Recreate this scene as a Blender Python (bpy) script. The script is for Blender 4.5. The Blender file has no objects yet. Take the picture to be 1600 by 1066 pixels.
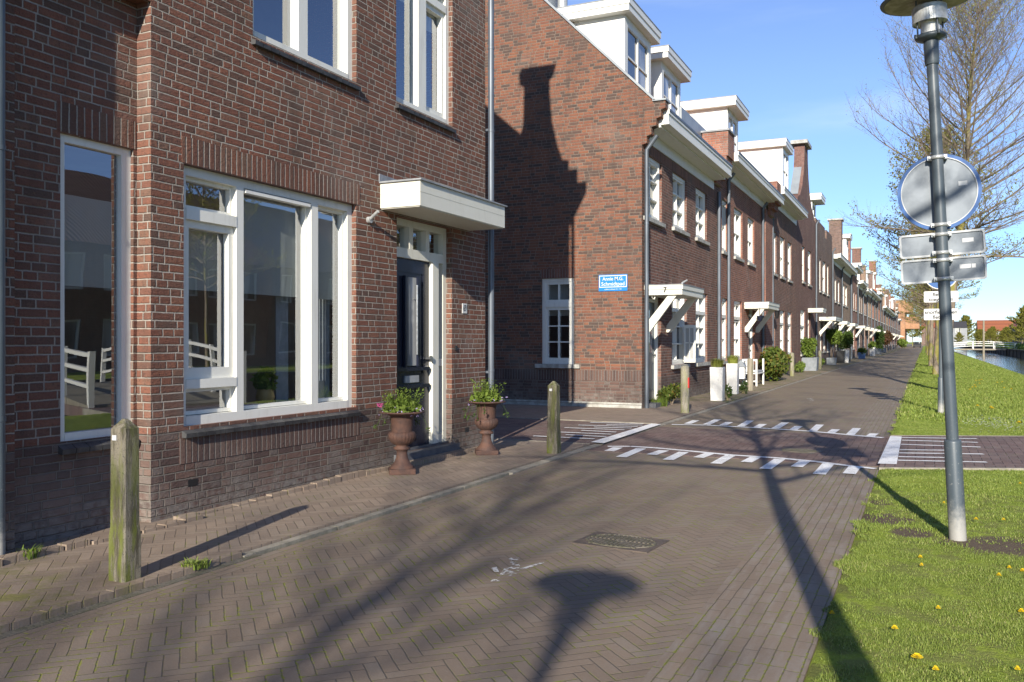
import bpy, bmesh, math, random
import numpy as np
from mathutils import Vector, Matrix
R = math.radians
random.seed(7); NR = np.random.RandomState(5)
SC = bpy.context.scene
COL = SC.collection

# ---------------------------------------------------------------- survey: the street runs along +Y, eye 1.4 m above (0,0)
F, EYE, HY = 1370.0, 1.4, 534.0
TH = math.atan(645 / F); CT, ST = math.cos(TH), math.sin(TH)
def G(px, py, z=0.0):                       # surveyed spot on the level ground
    zc = F * (EYE - z) / (py - HY); xc = (px - 800) / F * zc
    return (xc * CT - zc * ST, xc * ST + zc * CT)
def YF(px, X=-5.3):                         # place along a plane parallel to the street
    t = (px - 800) / F
    return X * (CT + t * ST) / (t * CT - ST)
def XG(px, Y):                              # place along a plane across the street
    t = (px - 800) / F
    return Y * (t * CT - ST) / (CT + t * ST)
def ZF(x, y, py):
    return EYE - (py - HY) * (-x * ST + y * CT) / F

SUN_T, SUN_E = 0.2205, R(21.6)

# ---------------------------------------------------------------- node helper
class NT:
    def __init__(s, name):
        s.m = bpy.data.materials.new(name); s.m.use_nodes = True
        s.t = s.m.node_tree; s.n = s.t.nodes; s.n.clear()
        s.out = s.n.new('ShaderNodeOutputMaterial')
    def new(s, ty, **kw):
        nd = s.n.new(ty)
        for k, v in kw.items(): setattr(nd, k, v)
        return nd
    def put(s, sock, v):
        if v is None: return
        if isinstance(v, bpy.types.NodeSocket): s.t.links.new(v, sock)
        elif isinstance(v, (tuple, list)):
            sock.default_value = tuple(v) + (1,) if (len(v) == 3 and sock.type == 'RGBA') else tuple(v)
        else: sock.default_value = v
    def m_(s, op, a, b=None, c=None, clamp=False):
        nd = s.new('ShaderNodeMath', operation=op, use_clamp=clamp)
        for i, v in enumerate((a, b, c)):
            if v is not None: s.put(nd.inputs[i], v)
        return nd.outputs[0]
    def add(s, a, b): return s.m_('ADD', a, b)
    def sub(s, a, b): return s.m_('SUBTRACT', a, b)
    def mul(s, a, b): return s.m_('MULTIPLY', a, b)
    def div(s, a, b): return s.m_('DIVIDE', a, b)
    def mn(s, a, b): return s.m_('MINIMUM', a, b)
    def mx(s, a, b): return s.m_('MAXIMUM', a, b)
    def fl(s, a): return s.m_('FLOOR', a)
    def lt(s, a, b): return s.m_('LESS_THAN', a, b)
    def gt(s, a, b): return s.m_('GREATER_THAN', a, b)
    def sel(s, k, a, b):                    # k ? a : b
        nd = s.new('ShaderNodeMix', data_type='FLOAT')
        s.put(nd.inputs[0], k); s.put(nd.inputs[2], b); s.put(nd.inputs[3], a)
        return nd.outputs[0]
    def ss(s, v, lo, hi, a=0.0, b=1.0):
        nd = s.new('ShaderNodeMapRange', interpolation_type='SMOOTHSTEP')
        for i, x in enumerate((v, lo, hi, a, b)): s.put(nd.inputs[i], x)
        return nd.outputs[0]
    def mix(s, k, a, b, bt='MIX'):
        nd = s.new('ShaderNodeMix', data_type='RGBA', blend_type=bt)
        s.put(nd.inputs[0], k); s.put(nd.inputs[6], a); s.put(nd.inputs[7], b)
        return nd.outputs[2]
    def pos(s):
        return s.new('ShaderNodeNewGeometry').outputs['Position']
    def xyz(s, v):
        nd = s.new('ShaderNodeSeparateXYZ'); s.put(nd.inputs[0], v); return nd.outputs
    def cmb(s, x, y, z):
        nd = s.new('ShaderNodeCombineXYZ')
        for i, v in enumerate((x, y, z)): s.put(nd.inputs[i], v)
        return nd.outputs[0]
    def noise(s, vec, scale, detail=2.0, rough=0.5, out=0):
        nd = s.new('ShaderNodeTexNoise'); s.put(nd.inputs['Vector'], vec)
        nd.inputs['Scale'].default_value = scale; nd.inputs['Detail'].default_value = detail
        nd.inputs['Roughness'].default_value = rough
        return nd.outputs[out]
    def vscale(s, vec, sc):
        nd = s.new('ShaderNodeVectorMath', operation='MULTIPLY'); s.put(nd.inputs[0], vec); nd.inputs[1].default_value = sc
        return nd.outputs[0]
    def white(s, vec, col=False):
        nd = s.new('ShaderNodeTexWhiteNoise', noise_dimensions='3D'); s.put(nd.inputs['Vector'], vec)
        return nd.outputs[1 if col else 0]
    def ramp(s, fac, stops, const=False):
        nd = s.new('ShaderNodeValToRGB'); s.put(nd.inputs[0], fac)
        cr = nd.color_ramp
        if const: cr.interpolation = 'CONSTANT'
        while len(cr.elements) < len(stops): cr.elements.new(0.5)
        for e, (p, c) in zip(cr.elements, stops):
            e.position = p; e.color = tuple(c) + (1,)
        return nd.outputs[0]
    def bump(s, h, dist=0.01, strength=1.0, normal=None):
        nd = s.new('ShaderNodeBump'); s.put(nd.inputs['Height'], h)
        nd.inputs['Distance'].default_value = dist; nd.inputs['Strength'].default_value = strength
        if normal is not None: s.put(nd.inputs['Normal'], normal)
        return nd.outputs[0]
    def bsdf(s, col, rough=0.7, normal=None, metal=0.0, spec=0.5, **kw):
        nd = s.new('ShaderNodeBsdfPrincipled')
        s.put(nd.inputs['Base Color'], col); s.put(nd.inputs['Roughness'], rough)
        nd.inputs['Metallic'].default_value = metal
        nd.inputs['Specular IOR Level'].default_value = spec
        if normal is not None: s.put(nd.inputs['Normal'], normal)
        for k, v in kw.items(): s.put(nd.inputs[k], v)
        s.t.links.new(nd.outputs[0], s.out.inputs[0])
        return nd
    def surf(s, sh): s.t.links.new(sh, s.out.inputs[0])

def mottled(name, c1, c2, scale=6.0, rough=0.6, bump=0.0, bscale=40.0, metal=0.0, spec=0.4, streak=None):
    t = NT(name); p = t.pos()
    q = t.vscale(p, streak) if streak else p
    f = t.ss(t.noise(q, scale, 4, 0.6), 0.35, 0.65)
    c = t.mix(f, c1, c2)
    nrm = t.bump(t.noise(q, bscale, 3, 0.6), bump) if bump else None
    t.bsdf(c, rough, nrm, metal, spec)
    return t.m

def brick_mat(name, ramp, mortar, plinth=None, soldier=False, course=0.0625, contrast=1.0, wob=0.007, bumpd=0.010, plinth_ramp=None, grime=0.0):
    t = NT(name); P = t.pos(); x, y, z = t.xyz(P)
    g = t.new('ShaderNodeNewGeometry'); nx = t.xyz(g.outputs['True Normal'])[0]
    isx = t.gt(t.m_('ABSOLUTE', nx), 0.5)
    u0 = t.sel(isx, y, x)
    w1 = t.sub(t.noise(P, 7.0, 2), 0.5); w2 = t.sub(t.noise(t.vscale(P, (1, 1, 1.7)), 9.0, 2), 0.5)
    w3 = t.sub(t.noise(P, 55.0, 2), 0.5)
    u = t.add(u0, t.add(t.mul(w1, wob), t.mul(w3, 0.004)))
    v = t.add(z, t.add(t.mul(w2, wob * 0.8), t.mul(w3, 0.005)))
    if not soldier:
        vr = t.div(v, course); row = t.fl(vr)
        off = t.mul(t.white(t.cmb(row, 3.1, 7.7)), 0.33)
        uu = t.div(t.add(u, off), 0.33); cell = t.fl(uu); f = t.mul(t.sub(uu, cell), 0.33)
        H = t.gt(f, 0.22)
        bx = t.sub(f, t.mul(H, 0.22)); bw = t.sub(0.22, t.mul(H, 0.11))
        du = t.mn(bx, t.sub(bw, bx)); fv = t.sub(vr, row); dv = t.mul(t.mn(fv, t.sub(1.0, fv)), course)
        idv = t.cmb(cell, row, t.add(H, 0.5))
    else:
        ur = t.div(u, course); cell = t.fl(ur); fu = t.sub(ur, cell)
        du = t.mul(t.mn(fu, t.sub(1.0, fu)), course); dv = 1.0
        idv = t.cmb(cell, 4.2, 0.5)
    d = t.mn(du, dv)
    d = t.add(d, t.mul(t.sub(t.noise(P, 90.0, 2), 0.5), 0.004))
    face = t.ss(d, 0.0030, 0.0088)
    rid = t.white(idv)
    rid = t.add(rid, t.mul(t.sub(t.noise(P, 18.0, 3, 0.6), 0.5), 0.45))
    bc = t.ramp(rid, ramp)
    bc = t.mix(t.mul(t.ss(t.noise(P, 60.0, 3, 0.7), 0.48, 0.72), 0.8), bc, (0.09, 0.055, 0.045))
    bc = t.mix(t.mul(t.ss(t.noise(P, 33.0, 3, 0.7), 0.55, 0.75), 0.4), bc, (0.27, 0.16, 0.11))
    if plinth is not None:
        pc = t.ramp(rid, plinth_ramp or [(0.0, (0.085, 0.058, 0.052)), (0.4, (0.125, 0.075, 0.062)), (0.75, (0.16, 0.10, 0.08)), (1.0, (0.15, 0.12, 0.105))])
        k = t.lt(z, plinth)
        bc = t.mix(k, bc, pc); mortar = t.mix(k, mortar, (0.20, 0.175, 0.15)); mort2 = True
        salt = t.mul(t.ss(t.add(z, t.mul(t.noise(P, 3.0, 4, 0.6), -0.55)), 0.10, -0.24), t.ss(t.noise(P, 14.0, 3, 0.6), 0.3, 0.6))
        bc = t.mix(t.mul(salt, 0.55), bc, (0.30, 0.28, 0.245))
    mvar = t.mix(t.mul(t.ss(t.noise(P, 2.2, 4, 0.65), 0.35, 0.7), 0.45), mortar, (0.14, 0.12, 0.10))
    col = t.mix(face, mvar, bc)
    # weathering: large soft stains
    st = t.ss(t.noise(t.vscale(P, (1, 1, 0.5)), 1.1, 4, 0.6), 0.35, 0.75)
    col = t.mix(t.mul(st, 0.28 + grime), col, (0.10, 0.08, 0.07))
    st2 = t.ss(t.noise(t.vscale(P, (5, 5, 0.35)), 1.5, 4, 0.6), 0.50, 0.75)
    col = t.mix(t.mul(st2, 0.30), col, (0.055, 0.045, 0.038))
    st3 = t.ss(t.noise(t.vscale(P, (1, 1, 1)), 0.8, 3, 0.6), 0.55, 0.72)
    col = t.mix(t.mul(st3, 0.16), col, (0.40, 0.36, 0.31))
    h = t.add(t.mul(face, 0.8), t.add(t.add(t.mul(t.noise(P, 75.0, 3, 0.65), 0.35), t.mul(t.noise(t.vscale(P, (1, 1, 3.2)), 20.0, 3, 0.6), 0.6)), t.mul(rid, 0.15)))
    t.bsdf(col, 0.88, t.bump(h, bumpd), spec=0.15)
    return t.m

def paver_mat(name, W, n, cols, joint, rot=True, moss=0.35, band=None, moss_near=None, bumpd=0.006, soft=0.0):
    t = NT(name); P = t.pos(); x, y, z = t.xyz(P)
    wv = t.noise(P, 6.0, 2, out=1); wx, wy, wz = t.xyz(wv)
    x1 = t.add(x, t.mul(t.sub(wx, 0.5), 0.012)); y1 = t.add(y, t.mul(t.sub(wy, 0.5), 0.012))
    def run(xx, yy):                         # rows parallel to the street
        a = t.div(xx, W); i = t.fl(a); fa = t.sub(a, i)
        b = t.div(t.add(yy, t.mul(t.white(t.cmb(i, 1.3, 2.2)), W * n)), W * n); j = t.fl(b); fb = t.sub(b, j)
        d = t.mn(t.mul(t.mn(fa, t.sub(1.0, fa)), W), t.mul(t.mn(fb, t.sub(1.0, fb)), W * n))
        return d, t.cmb(i, j, 9.5)
    def herr(xx, yy):
        k = 0.70711 / W if rot else 1.0 / W
        if rot: a = t.mul(t.add(xx, yy), k); b = t.mul(t.sub(yy, xx), k)
        else: a = t.mul(xx, k); b = t.mul(yy, k)
        i = t.fl(a); j = t.fl(b); fa = t.sub(a, i); fb = t.sub(b, j)
        m = t.m_('FLOORED_MODULO', t.sub(i, j), 2.0 * n)
        Hh = t.lt(m, n - 0.5)
        rest = t.sub(2 * n - 1.0, m)
        lp = t.sel(Hh, t.add(m, fa), t.add(rest, fb)); ac = t.sel(Hh, fb, fa)
        d = t.mul(t.mn(t.mn(lp, t.sub(float(n), lp)), t.mn(ac, t.sub(1.0, ac))), W)
        idv = t.cmb(t.sel(Hh, t.sub(i, m), i), t.sel(Hh, j, t.sub(j, rest)), t.add(Hh, 0.5))
        return d, idv
    d, idv = herr(x1, y1)
    if band is not None:
        d2, id2 = run(x1, y1)
        k = t.mx(t.gt(x, band[1]), t.lt(x, band[0]))
        d = t.sel(k, d2, d)
        mv = t.new('ShaderNodeMix', data_type='VECTOR'); t.put(mv.inputs[0], k); t.put(mv.inputs[4], idv); t.put(mv.inputs[5], id2)
        idv = mv.outputs[1]
    d = t.add(d, t.mul(t.sub(t.noise(P, 70.0, 2), 0.5), 0.003))
    face = t.ss(d, 0.0012, 0.0050)
    rid = t.add(t.white(idv), t.mul(t.sub(t.noise(P, 9.0, 3), 0.5), 0.8))
    bc = t.ramp(rid, cols)
    dust = t.ss(t.noise(P, 1.3, 5, 0.65), 0.38, 0.70)
    bc = t.mix(t.mul(dust, 0.40), bc, (0.25, 0.21, 0.17))
    dark = t.ss(t.noise(P, 0.55, 3, 0.6), 0.50, 0.72)
    bc = t.mix(t.mul(dark, 0.38), bc, (0.095, 0.078, 0.068))
    bc = t.mix(t.mul(t.ss(t.noise(P, 45.0, 3, 0.7), 0.5, 0.8), 0.5), bc, (0.26, 0.235, 0.205))
    if band is not None:                     # pale worn rows by the lawn
        pale = t.mul(t.gt(x, band[1]), t.ss(t.noise(t.vscale(P, (6, 0.9, 1)), 2.2, 3, 0.6), 0.42, 0.70))
        bc = t.mix(t.mul(pale, 0.40), bc, (0.31, 0.285, 0.25))
    # moss lives in the joints
    mn_ = t.noise(P, 2.6, 4, 0.65); mk = t.ss(mn_, 0.56 - moss * 0.2, 0.66 - moss * 0.15)
    if moss_near is not None:
        nearm = t.ss(t.add(y, t.mul(x, 0.0)), moss_near[1], moss_near[0])
        mk = t.mx(mk, t.mul(nearm, t.ss(t.noise(P, 5.0, 4, 0.6), 0.45, 0.6)))
    jc = t.mix(t.mul(mk, t.ss(t.noise(P, 30.0, 2), 0.40, 0.62)), joint, (0.20, 0.21, 0.035))
    col = t.mix(face, jc, bc)
    mw = t.mul(t.mul(t.ss(d, 0.011, 0.004), mk), t.ss(t.noise(P, 26.0, 3, 0.6), 0.50, 0.60)); col = t.mix(t.mul(mw, 0.85 if moss > 0.4 else 0.3), col, (0.20, 0.215, 0.03))
    if moss_near is not None:
        sheet = t.mul(t.mul(nearm, t.ss(t.noise(P, 3.3, 5, 0.7), 0.50, 0.66)), 0.75)
        col = t.mix(sheet, col, (0.15, 0.15, 0.035))
    if soft:
        gv = t.mul(t.ss(t.noise(P, 1.8, 5, 0.7), 0.46, 0.62), soft)
        col = t.mix(gv, col, (0.13, 0.15, 0.035))
    h = t.add(t.mul(face, 0.7), t.add(t.mul(t.white(idv), 0.5), t.mul(t.noise(P, 60.0, 3, 0.6), 0.6)))
    t.bsdf(col, 0.80, t.bump(h, bumpd), spec=0.25)
    return t.m

M = {}
RED69 = [(0.0, (0.120, 0.075, 0.058)), (0.25, (0.172, 0.084, 0.060)), (0.55, (0.205, 0.086, 0.058)), (0.8, (0.240, 0.102, 0.065)), (1.0, (0.195, 0.112, 0.078))]
RED7G = [(0.0, (0.080, 0.060, 0.052)), (0.28, (0.120, 0.072, 0.056)), (0.42, (0.200, 0.082, 0.053)), (0.75, (0.250, 0.105, 0.060)), (1.0, (0.185, 0.080, 0.056))]
RED7F = [(0.0, (0.12, 0.066, 0.053)), (0.5, (0.21, 0.094, 0.068)), (1.0, (0.27, 0.125, 0.088))]
REDOR = [(0.0, (0.24, 0.10, 0.07)), (0.5, (0.33, 0.13, 0.083)), (1.0, (0.39, 0.165, 0.105))]
BROWN = [(0.0, (0.14, 0.09, 0.072)), (0.5, (0.21, 0.13, 0.10)), (1.0, (0.26, 0.16, 0.125))]
BEIGE = [(0.0, (0.27, 0.17, 0.11)), (0.5, (0.36, 0.23, 0.15)), (1.0, (0.42, 0.28, 0.18))]
ORANGE = [(0.0, (0.38, 0.17, 0.08)), (0.5, (0.48, 0.23, 0.11)), (1.0, (0.55, 0.28, 0.14))]
MORT = (0.42, 0.37, 0.315)
M['b69'] = brick_mat('brick_red_brown', RED69, MORT, plinth=0.70, bumpd=0.013)
M['s69'] = brick_mat('brick_soldier_red', [(p, tuple(c * 0.95 for c in k)) for p, k in RED69], MORT, soldier=True, bumpd=0.012)
PLR = [(0.0, (0.085, 0.058, 0.052)), (0.5, (0.125, 0.075, 0.062)), (1.0, (0.16, 0.10, 0.08))]
M['sPl'] = brick_mat('brick_soldier_dark', PLR, (0.24, 0.22, 0.20), soldier=True)
M['b7g'] = brick_mat('brick_orange_grey', RED7G, (0.265, 0.205, 0.160), plinth=0.80, wob=0.006)
M['b7f'] = brick_mat('brick_purple_red', RED7F, (0.36, 0.30, 0.25), plinth=0.62, wob=0.006)
M['bor'] = brick_mat('brick_bright_red', REDOR, (0.36, 0.31, 0.27), plinth=0.62, wob=0.006)
M['bmid'] = brick_mat('brick_worn_red', [(0.0, (0.16, 0.075, 0.060)), (0.5, (0.22, 0.10, 0.078)), (1.0, (0.25, 0.13, 0.10))], (0.29, 0.24, 0.21), wob=0.006)
M['bbr'] = brick_mat('brick_brown', BROWN, (0.27, 0.24, 0.21), plinth=0.5, wob=0.006)
M['bbe'] = brick_mat('brick_beige', BEIGE, (0.40, 0.35, 0.29), wob=0.006)
M['borange'] = brick_mat('brick_light_orange', ORANGE, (0.45, 0.36, 0.27), wob=0.006)
M['s7'] = brick_mat('brick_soldier_purple', RED7F, (0.29, 0.25, 0.22), soldier=True)
ROADC = [(0.0, (0.212, 0.160, 0.116)), (0.4, (0.224, 0.170, 0.124)), (0.75, (0.236, 0.180, 0.132)), (1.0, (0.236, 0.190, 0.145))]
PAVC = [(0.0, (0.25, 0.188, 0.138)), (0.5, (0.285, 0.215, 0.158)), (1.0, (0.325, 0.25, 0.185))]
REDP = [(0.0, (0.135, 0.088, 0.074)), (0.5, (0.175, 0.112, 0.094)), (1.0, (0.205, 0.14, 0.118))]
M['road'] = paver_mat('brick_road', 0.068, 3, ROADC, (0.140, 0.114, 0.085), band=(-3.80, -1.06), moss=0.7, bumpd=0.0025)
M['pave'] = paver_mat('brick_pavement', 0.07, 3, PAVC, (0.19, 0.145, 0.105), moss=0.25, moss_near=(3.1, 4.1), bumpd=0.003)
M['pave_green'] = paver_mat('brick_pavement_grown_over', 0.07, 3, PAVC, (0.19, 0.15, 0.10), moss=1.0, soft=0.75, bumpd=0.003)
M['path'] = paver_mat('brick_path_red', 0.10, 2, REDP, (0.07, 0.05, 0.045), rot=False, moss=0.0)
M['kerb'] = mottled('concrete_kerb', (0.33, 0.295, 0.235), (0.22, 0.20, 0.155), 7, 0.85, 0.004, 60)
M['gutterdirt'] = mottled('kerb_dirt', (0.16, 0.14, 0.11), (0.10, 0.095, 0.06), 9, 0.95, 0.008, 50)

def white_paint():
    t = NT('white_road_paint'); P = t.pos()
    w = t.ss(t.noise(P, 26.0, 5, 0.75), 0.60, 0.66); w2 = t.ss(t.noise(P, 5.0, 3, 0.6), 0.40, 0.75)
    x, y, z = t.xyz(P)
    k = 0.70711 / 0.068
    a = t.mul(t.add(x, y), k); b = t.mul(t.sub(y, x), k)
    fa = t.m_('FRACT', a); fb = t.m_('FRACT', b)
    e = t.mn(t.mn(fa, t.sub(1.0, fa)), t.mn(fb, t.sub(1.0, fb)))
    j = t.mul(t.lt(e, 0.05), t.gt(t.noise(P, 4.0, 2), 0.56))
    c = t.mix(t.mul(w2, 0.30), (0.84, 0.83, 0.80), (0.64, 0.62, 0.58))
    c = t.mix(t.mx(w, t.mul(j, 0.8)), c, (0.14, 0.12, 0.10))
    t.bsdf(c, 0.65, t.bump(t.noise(P, 60.0, 3), 0.004), spec=0.3)
    return t.m
M['paint'] = white_paint()
def worn_paint():
    t = NT('worn_paint_splash'); P = t.pos()
    k = t.ss(t.add(t.noise(P, 24.0, 5, 0.75), t.mul(t.noise(P, 7.0, 2), 0.4)), 0.62, 0.70)
    d = t.new('ShaderNodeBsdfDiffuse'); d.inputs[0].default_value = (0.55, 0.54, 0.52, 1)
    tr = t.new('ShaderNodeBsdfTransparent'); mx = t.new('ShaderNodeMixShader'); t.put(mx.inputs[0], k)
    t.t.links.new(d.outputs[0], mx.inputs[1]); t.t.links.new(tr.outputs[0], mx.inputs[2]); t.surf(mx.outputs[0]); return t.m
M['worn'] = worn_paint()

def paint(name, c, dirt=(0.45, 0.43, 0.36), k=0.35, rough=0.42, streak=(4, 4, 0.7), spec=0.45):
    t = NT(name); P = t.pos()
    f = t.mul(t.ss(t.noise(t.vscale(P, streak), 3.0, 4, 0.65), 0.48, 0.80), k)
    cc = t.mix(f, c, dirt)
    t.bsdf(cc, t.add(rough, t.mul(t.noise(P, 20.0, 2), 0.12)), t.bump(t.noise(t.vscale(P, streak), 30.0, 2), 0.0006), spec=spec)
    return t.m
M['white'] = paint('cream_white_paint', (0.74, 0.73, 0.66))
M['white2'] = paint('white_cladding_paint', (0.74, 0.73, 0.68), k=0.2)
M['cream'] = paint('cream_canopy_paint', (0.68, 0.66, 0.56), (0.50, 0.47, 0.36))
M['navy'] = paint('dark_navy_door_paint', (0.012, 0.015, 0.030), (0.03, 0.03, 0.035), rough=0.18)
M['black'] = paint('black_paint', (0.015, 0.015, 0.016), (0.04, 0.04, 0.04), rough=0.35)
M['grey_door'] = paint('grey_green_door_paint', (0.10, 0.12, 0.13), (0.16, 0.16, 0.16), rough=0.3)
M['lead'] = mottled('lead_flashing', (0.30, 0.31, 0.32), (0.20, 0.21, 0.22), 5, 0.55, 0.003, 20)
M['zinc'] = mottled('zinc_pipe', (0.15, 0.17, 0.195), (0.10, 0.115, 0.135), 3, 0.45, 0, 40, metal=0.35, streak=(3, 3, 0.4))
M['zinclight'] = mottled('pale_zinc_sheet', (0.33, 0.36, 0.37), (0.27, 0.29, 0.31), 2, 0.45, 0, 40, metal=0.2)
M['sill'] = mottled('glazed_black_sill_tile', (0.035, 0.036, 0.040), (0.075, 0.075, 0.075), 8, 0.45, 0.002, 60)
M['stone'] = mottled('pale_stone_sill', (0.46, 0.45, 0.41), (0.30, 0.29, 0.25), 7, 0.8, 0.003, 60)
M['step'] = mottled('blue_stone_step', (0.085, 0.09, 0.10), (0.13, 0.13, 0.135), 7, 0.6, 0.003, 60)
M['steel'] = mottled('brushed_steel', (0.62, 0.62, 0.60), (0.45, 0.45, 0.44), 30, 0.3, 0, 30, metal=0.9)
M['galv'] = mottled('galvanised_clamp', (0.50, 0.51, 0.50), (0.36, 0.37, 0.36), 30, 0.38, 0, 30, metal=0.35)
M['wood_grey'] = mottled('weathered_wood', (0.30, 0.26, 0.20), (0.20, 0.18, 0.12), 4, 0.85, 0.004, 30, streak=(5, 5, 0.5))
M['glass'] = None

def glass_mat():
    t = NT('window_glass'); P = t.pos()
    gi = t.new('ShaderNodeNewGeometry'); dp = t.new('ShaderNodeVectorMath', operation='DOT_PRODUCT'); t.put(dp.inputs[0], gi.outputs['Incoming']); t.put(dp.inputs[1], gi.outputs['Normal'])
    fres = t.m_('ADD', t.mul(t.m_('POWER', t.sub(1.0, t.m_('ABSOLUTE', dp.outputs['Value'])), 4.0), 0.76), 0.24, clamp=True)
    nrm = t.bump(t.noise(P, 1.1, 1), 0.0035)
    tr = t.new('ShaderNodeBsdfTransparent'); tr.inputs[0].default_value = (0.93, 0.96, 0.95, 1)
    gl = t.new('ShaderNodeBsdfGlossy'); gl.inputs['Roughness'].default_value = 0.0; gl.inputs[0].default_value = (0.92, 0.95, 1, 1)
    t.put(gl.inputs['Normal'], nrm)
    mx = t.new('ShaderNodeMixShader'); t.put(mx.inputs[0], fres)
    t.t.links.new(tr.outputs[0], mx.inputs[1]); t.t.links.new(gl.outputs[0], mx.inputs[2]); t.surf(mx.outputs[0])
    return t.m
M['glass'] = glass_mat()
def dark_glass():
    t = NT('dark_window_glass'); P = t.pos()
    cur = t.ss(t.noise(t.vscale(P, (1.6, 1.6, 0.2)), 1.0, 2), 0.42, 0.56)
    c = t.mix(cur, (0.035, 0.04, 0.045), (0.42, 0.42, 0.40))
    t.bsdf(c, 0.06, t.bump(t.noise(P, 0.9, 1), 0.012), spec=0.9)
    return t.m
M['dglass'] = dark_glass()
def blind_mat():
    t = NT('white_roller_blind'); 
    d = t.new('ShaderNodeBsdfDiffuse'); d.inputs[0].default_value = (0.50, 0.52, 0.50, 1)
    tl = t.new('ShaderNodeBsdfTranslucent'); tl.inputs[0].default_value = (0.4, 0.4, 0.38, 1)
    mx = t.new('ShaderNodeMixShader'); mx.inputs[0].default_value = 0.3
    t.t.links.new(d.outputs[0], mx.inputs[1]); t.t.links.new(tl.outputs[0], mx.inputs[2]); t.surf(mx.outputs[0])
    return t.m
M['blind'] = blind_mat()
M['plaster'] = mottled('interior_plaster', (0.35, 0.33, 0.30), (0.30, 0.28, 0.26), 2, 0.9)
M['floorwood'] = mottled('interior_floor', (0.20, 0.13, 0.08), (0.14, 0.09, 0.06), 4, 0.5)

def tile_mat(name, c1, c2, w=0.22, h=0.30):
    t = NT(name); P = t.pos(); x, y, z = t.xyz(P)
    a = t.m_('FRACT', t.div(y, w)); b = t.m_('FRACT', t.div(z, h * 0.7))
    wave = t.m_('SINE', t.mul(t.div(y, w), 6.2832))
    idn = t.white(t.cmb(t.fl(t.div(y, w)), t.fl(t.div(z, h * 0.7)), 1.5))
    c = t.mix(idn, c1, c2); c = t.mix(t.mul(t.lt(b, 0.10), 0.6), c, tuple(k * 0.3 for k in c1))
    c = t.mix(t.mul(t.ss(t.noise(P, 2.0, 4, 0.6), 0.5, 0.75), 0.35), c, (0.10, 0.09, 0.06))
    t.bsdf(c, 0.65, t.bump(t.add(wave, t.mul(b, -0.8)), 0.03), spec=0.3)
    return t.m
M['tile_orange'] = tile_mat('orange_roof_tiles', (0.42, 0.14, 0.06), (0.30, 0.10, 0.05))
M['tile_brown'] = tile_mat('brown_roof_tiles', (0.17, 0.10, 0.075), (0.13, 0.085, 0.068))
M['tile_dark'] = tile_mat('dark_roof_tiles', (0.085, 0.08, 0.078), (0.06, 0.055, 0.055))
M['tile_blue'] = tile_mat('glazed_blue_black_tiles', (0.025, 0.032, 0.055), (0.04, 0.05, 0.075))

def bollard_mat(name, c1, c2, green):
    t = NT(name); P = t.pos(); x, y, z = t.xyz(P)
    f = t.ss(t.noise(t.vscale(P, (9, 9, 1.5)), 2.2, 6, 0.75), 0.40, 0.60)
    c = t.mix(f, c1, c2)
    c = t.mix(t.ss(t.noise(P, 110.0, 2), 0.58, 0.70), c, (0.10, 0.095, 0.08))
    k = t.mul(t.ss(t.noise(t.vscale(P, (10, 10, 1.6)), 1.6, 4, 0.7), 0.44, 0.60), t.ss(z, 1.3, 0.05, 0.35, 1.0))
    c = t.mix(t.mul(k, 0.85), c, green)
    t.bsdf(c, 0.9, t.bump(t.noise(t.vscale(P, (3, 3, 1)), 60.0, 4, 0.7), 0.006), spec=0.15)
    return t.m
M['boll'] = bollard_mat('mossy_concrete', (0.23, 0.205, 0.155), (0.085, 0.075, 0.050), (0.13, 0.15, 0.028))
M['boll2'] = bollard_mat('grey_wood_post', (0.33, 0.30, 0.235), (0.22, 0.20, 0.155), (0.21, 0.21, 0.09))
M['rust'] = mottled('rusty_cast_iron', (0.115, 0.058, 0.040), (0.070, 0.040, 0.032), 9, 0.75, 0.003, 70)
M['soil'] = mottled('potting_soil', (0.05, 0.035, 0.025), (0.03, 0.022, 0.016), 20, 0.95, 0.01, 60)
def post_mat():
    t = NT('blue_grey_lamp_paint'); P = t.pos(); x, y, z = t.xyz(P)
    c = t.mix(t.ss(t.noise(t.vscale(P, (5, 5, 1)), 3.0, 3), 0.4, 0.7), (0.060, 0.078, 0.092), (0.082, 0.100, 0.112))
    worn = t.mul(t.ss(t.add(z, t.mul(t.noise(P, 30.0, 4, 0.7), -0.28)), 0.18, -0.08), 1.0)
    c = t.mix(worn, c, (0.34, 0.33, 0.30))
    c = t.mix(t.mul(t.ss(z, 1.5, 0.0), t.ss(t.noise(P, 60.0, 3, 0.7), 0.62, 0.72)), c, (0.25, 0.25, 0.24))
    t.bsdf(c, 0.42, spec=0.5)
    return t.m
M['post'] = post_mat()
M['alu_back'] = mottled('sign_back_aluminium', (0.20, 0.225, 0.25), (0.14, 0.16, 0.18), 5, 0.5, 0, 30, metal=0.2)
M['alu_edge'] = mottled('sign_aluminium_rim', (0.40, 0.41, 0.41), (0.33, 0.34, 0.34), 9, 0.45, 0, 30, metal=0.3)
M['blue'] = paint('sign_blue', (0.012, 0.085, 0.27), (0.02, 0.08, 0.26), k=0.2)
M['street_blue'] = paint('enamel_blue', (0.01, 0.20, 0.62), (0.02, 0.16, 0.48), k=0.15)
M['sign_white'] = paint('sign_white', (0.62, 0.62, 0.60), (0.6, 0.6, 0.57), k=0.25)
M['ink'] = paint('sign_black_ink', (0.02, 0.02, 0.02), (0.04, 0.04, 0.04))
M['redp'] = paint('red_reflector', (0.50, 0.03, 0.02), (0.3, 0.03, 0.02))
M['sticker'] = paint('white_sticker', (0.55, 0.55, 0.54), (0.40, 0.30, 0.28))
M['dome'] = mottled('lamp_dome_underside', (0.48, 0.44, 0.33), (0.30, 0.28, 0.19), 12, 0.8)
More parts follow.
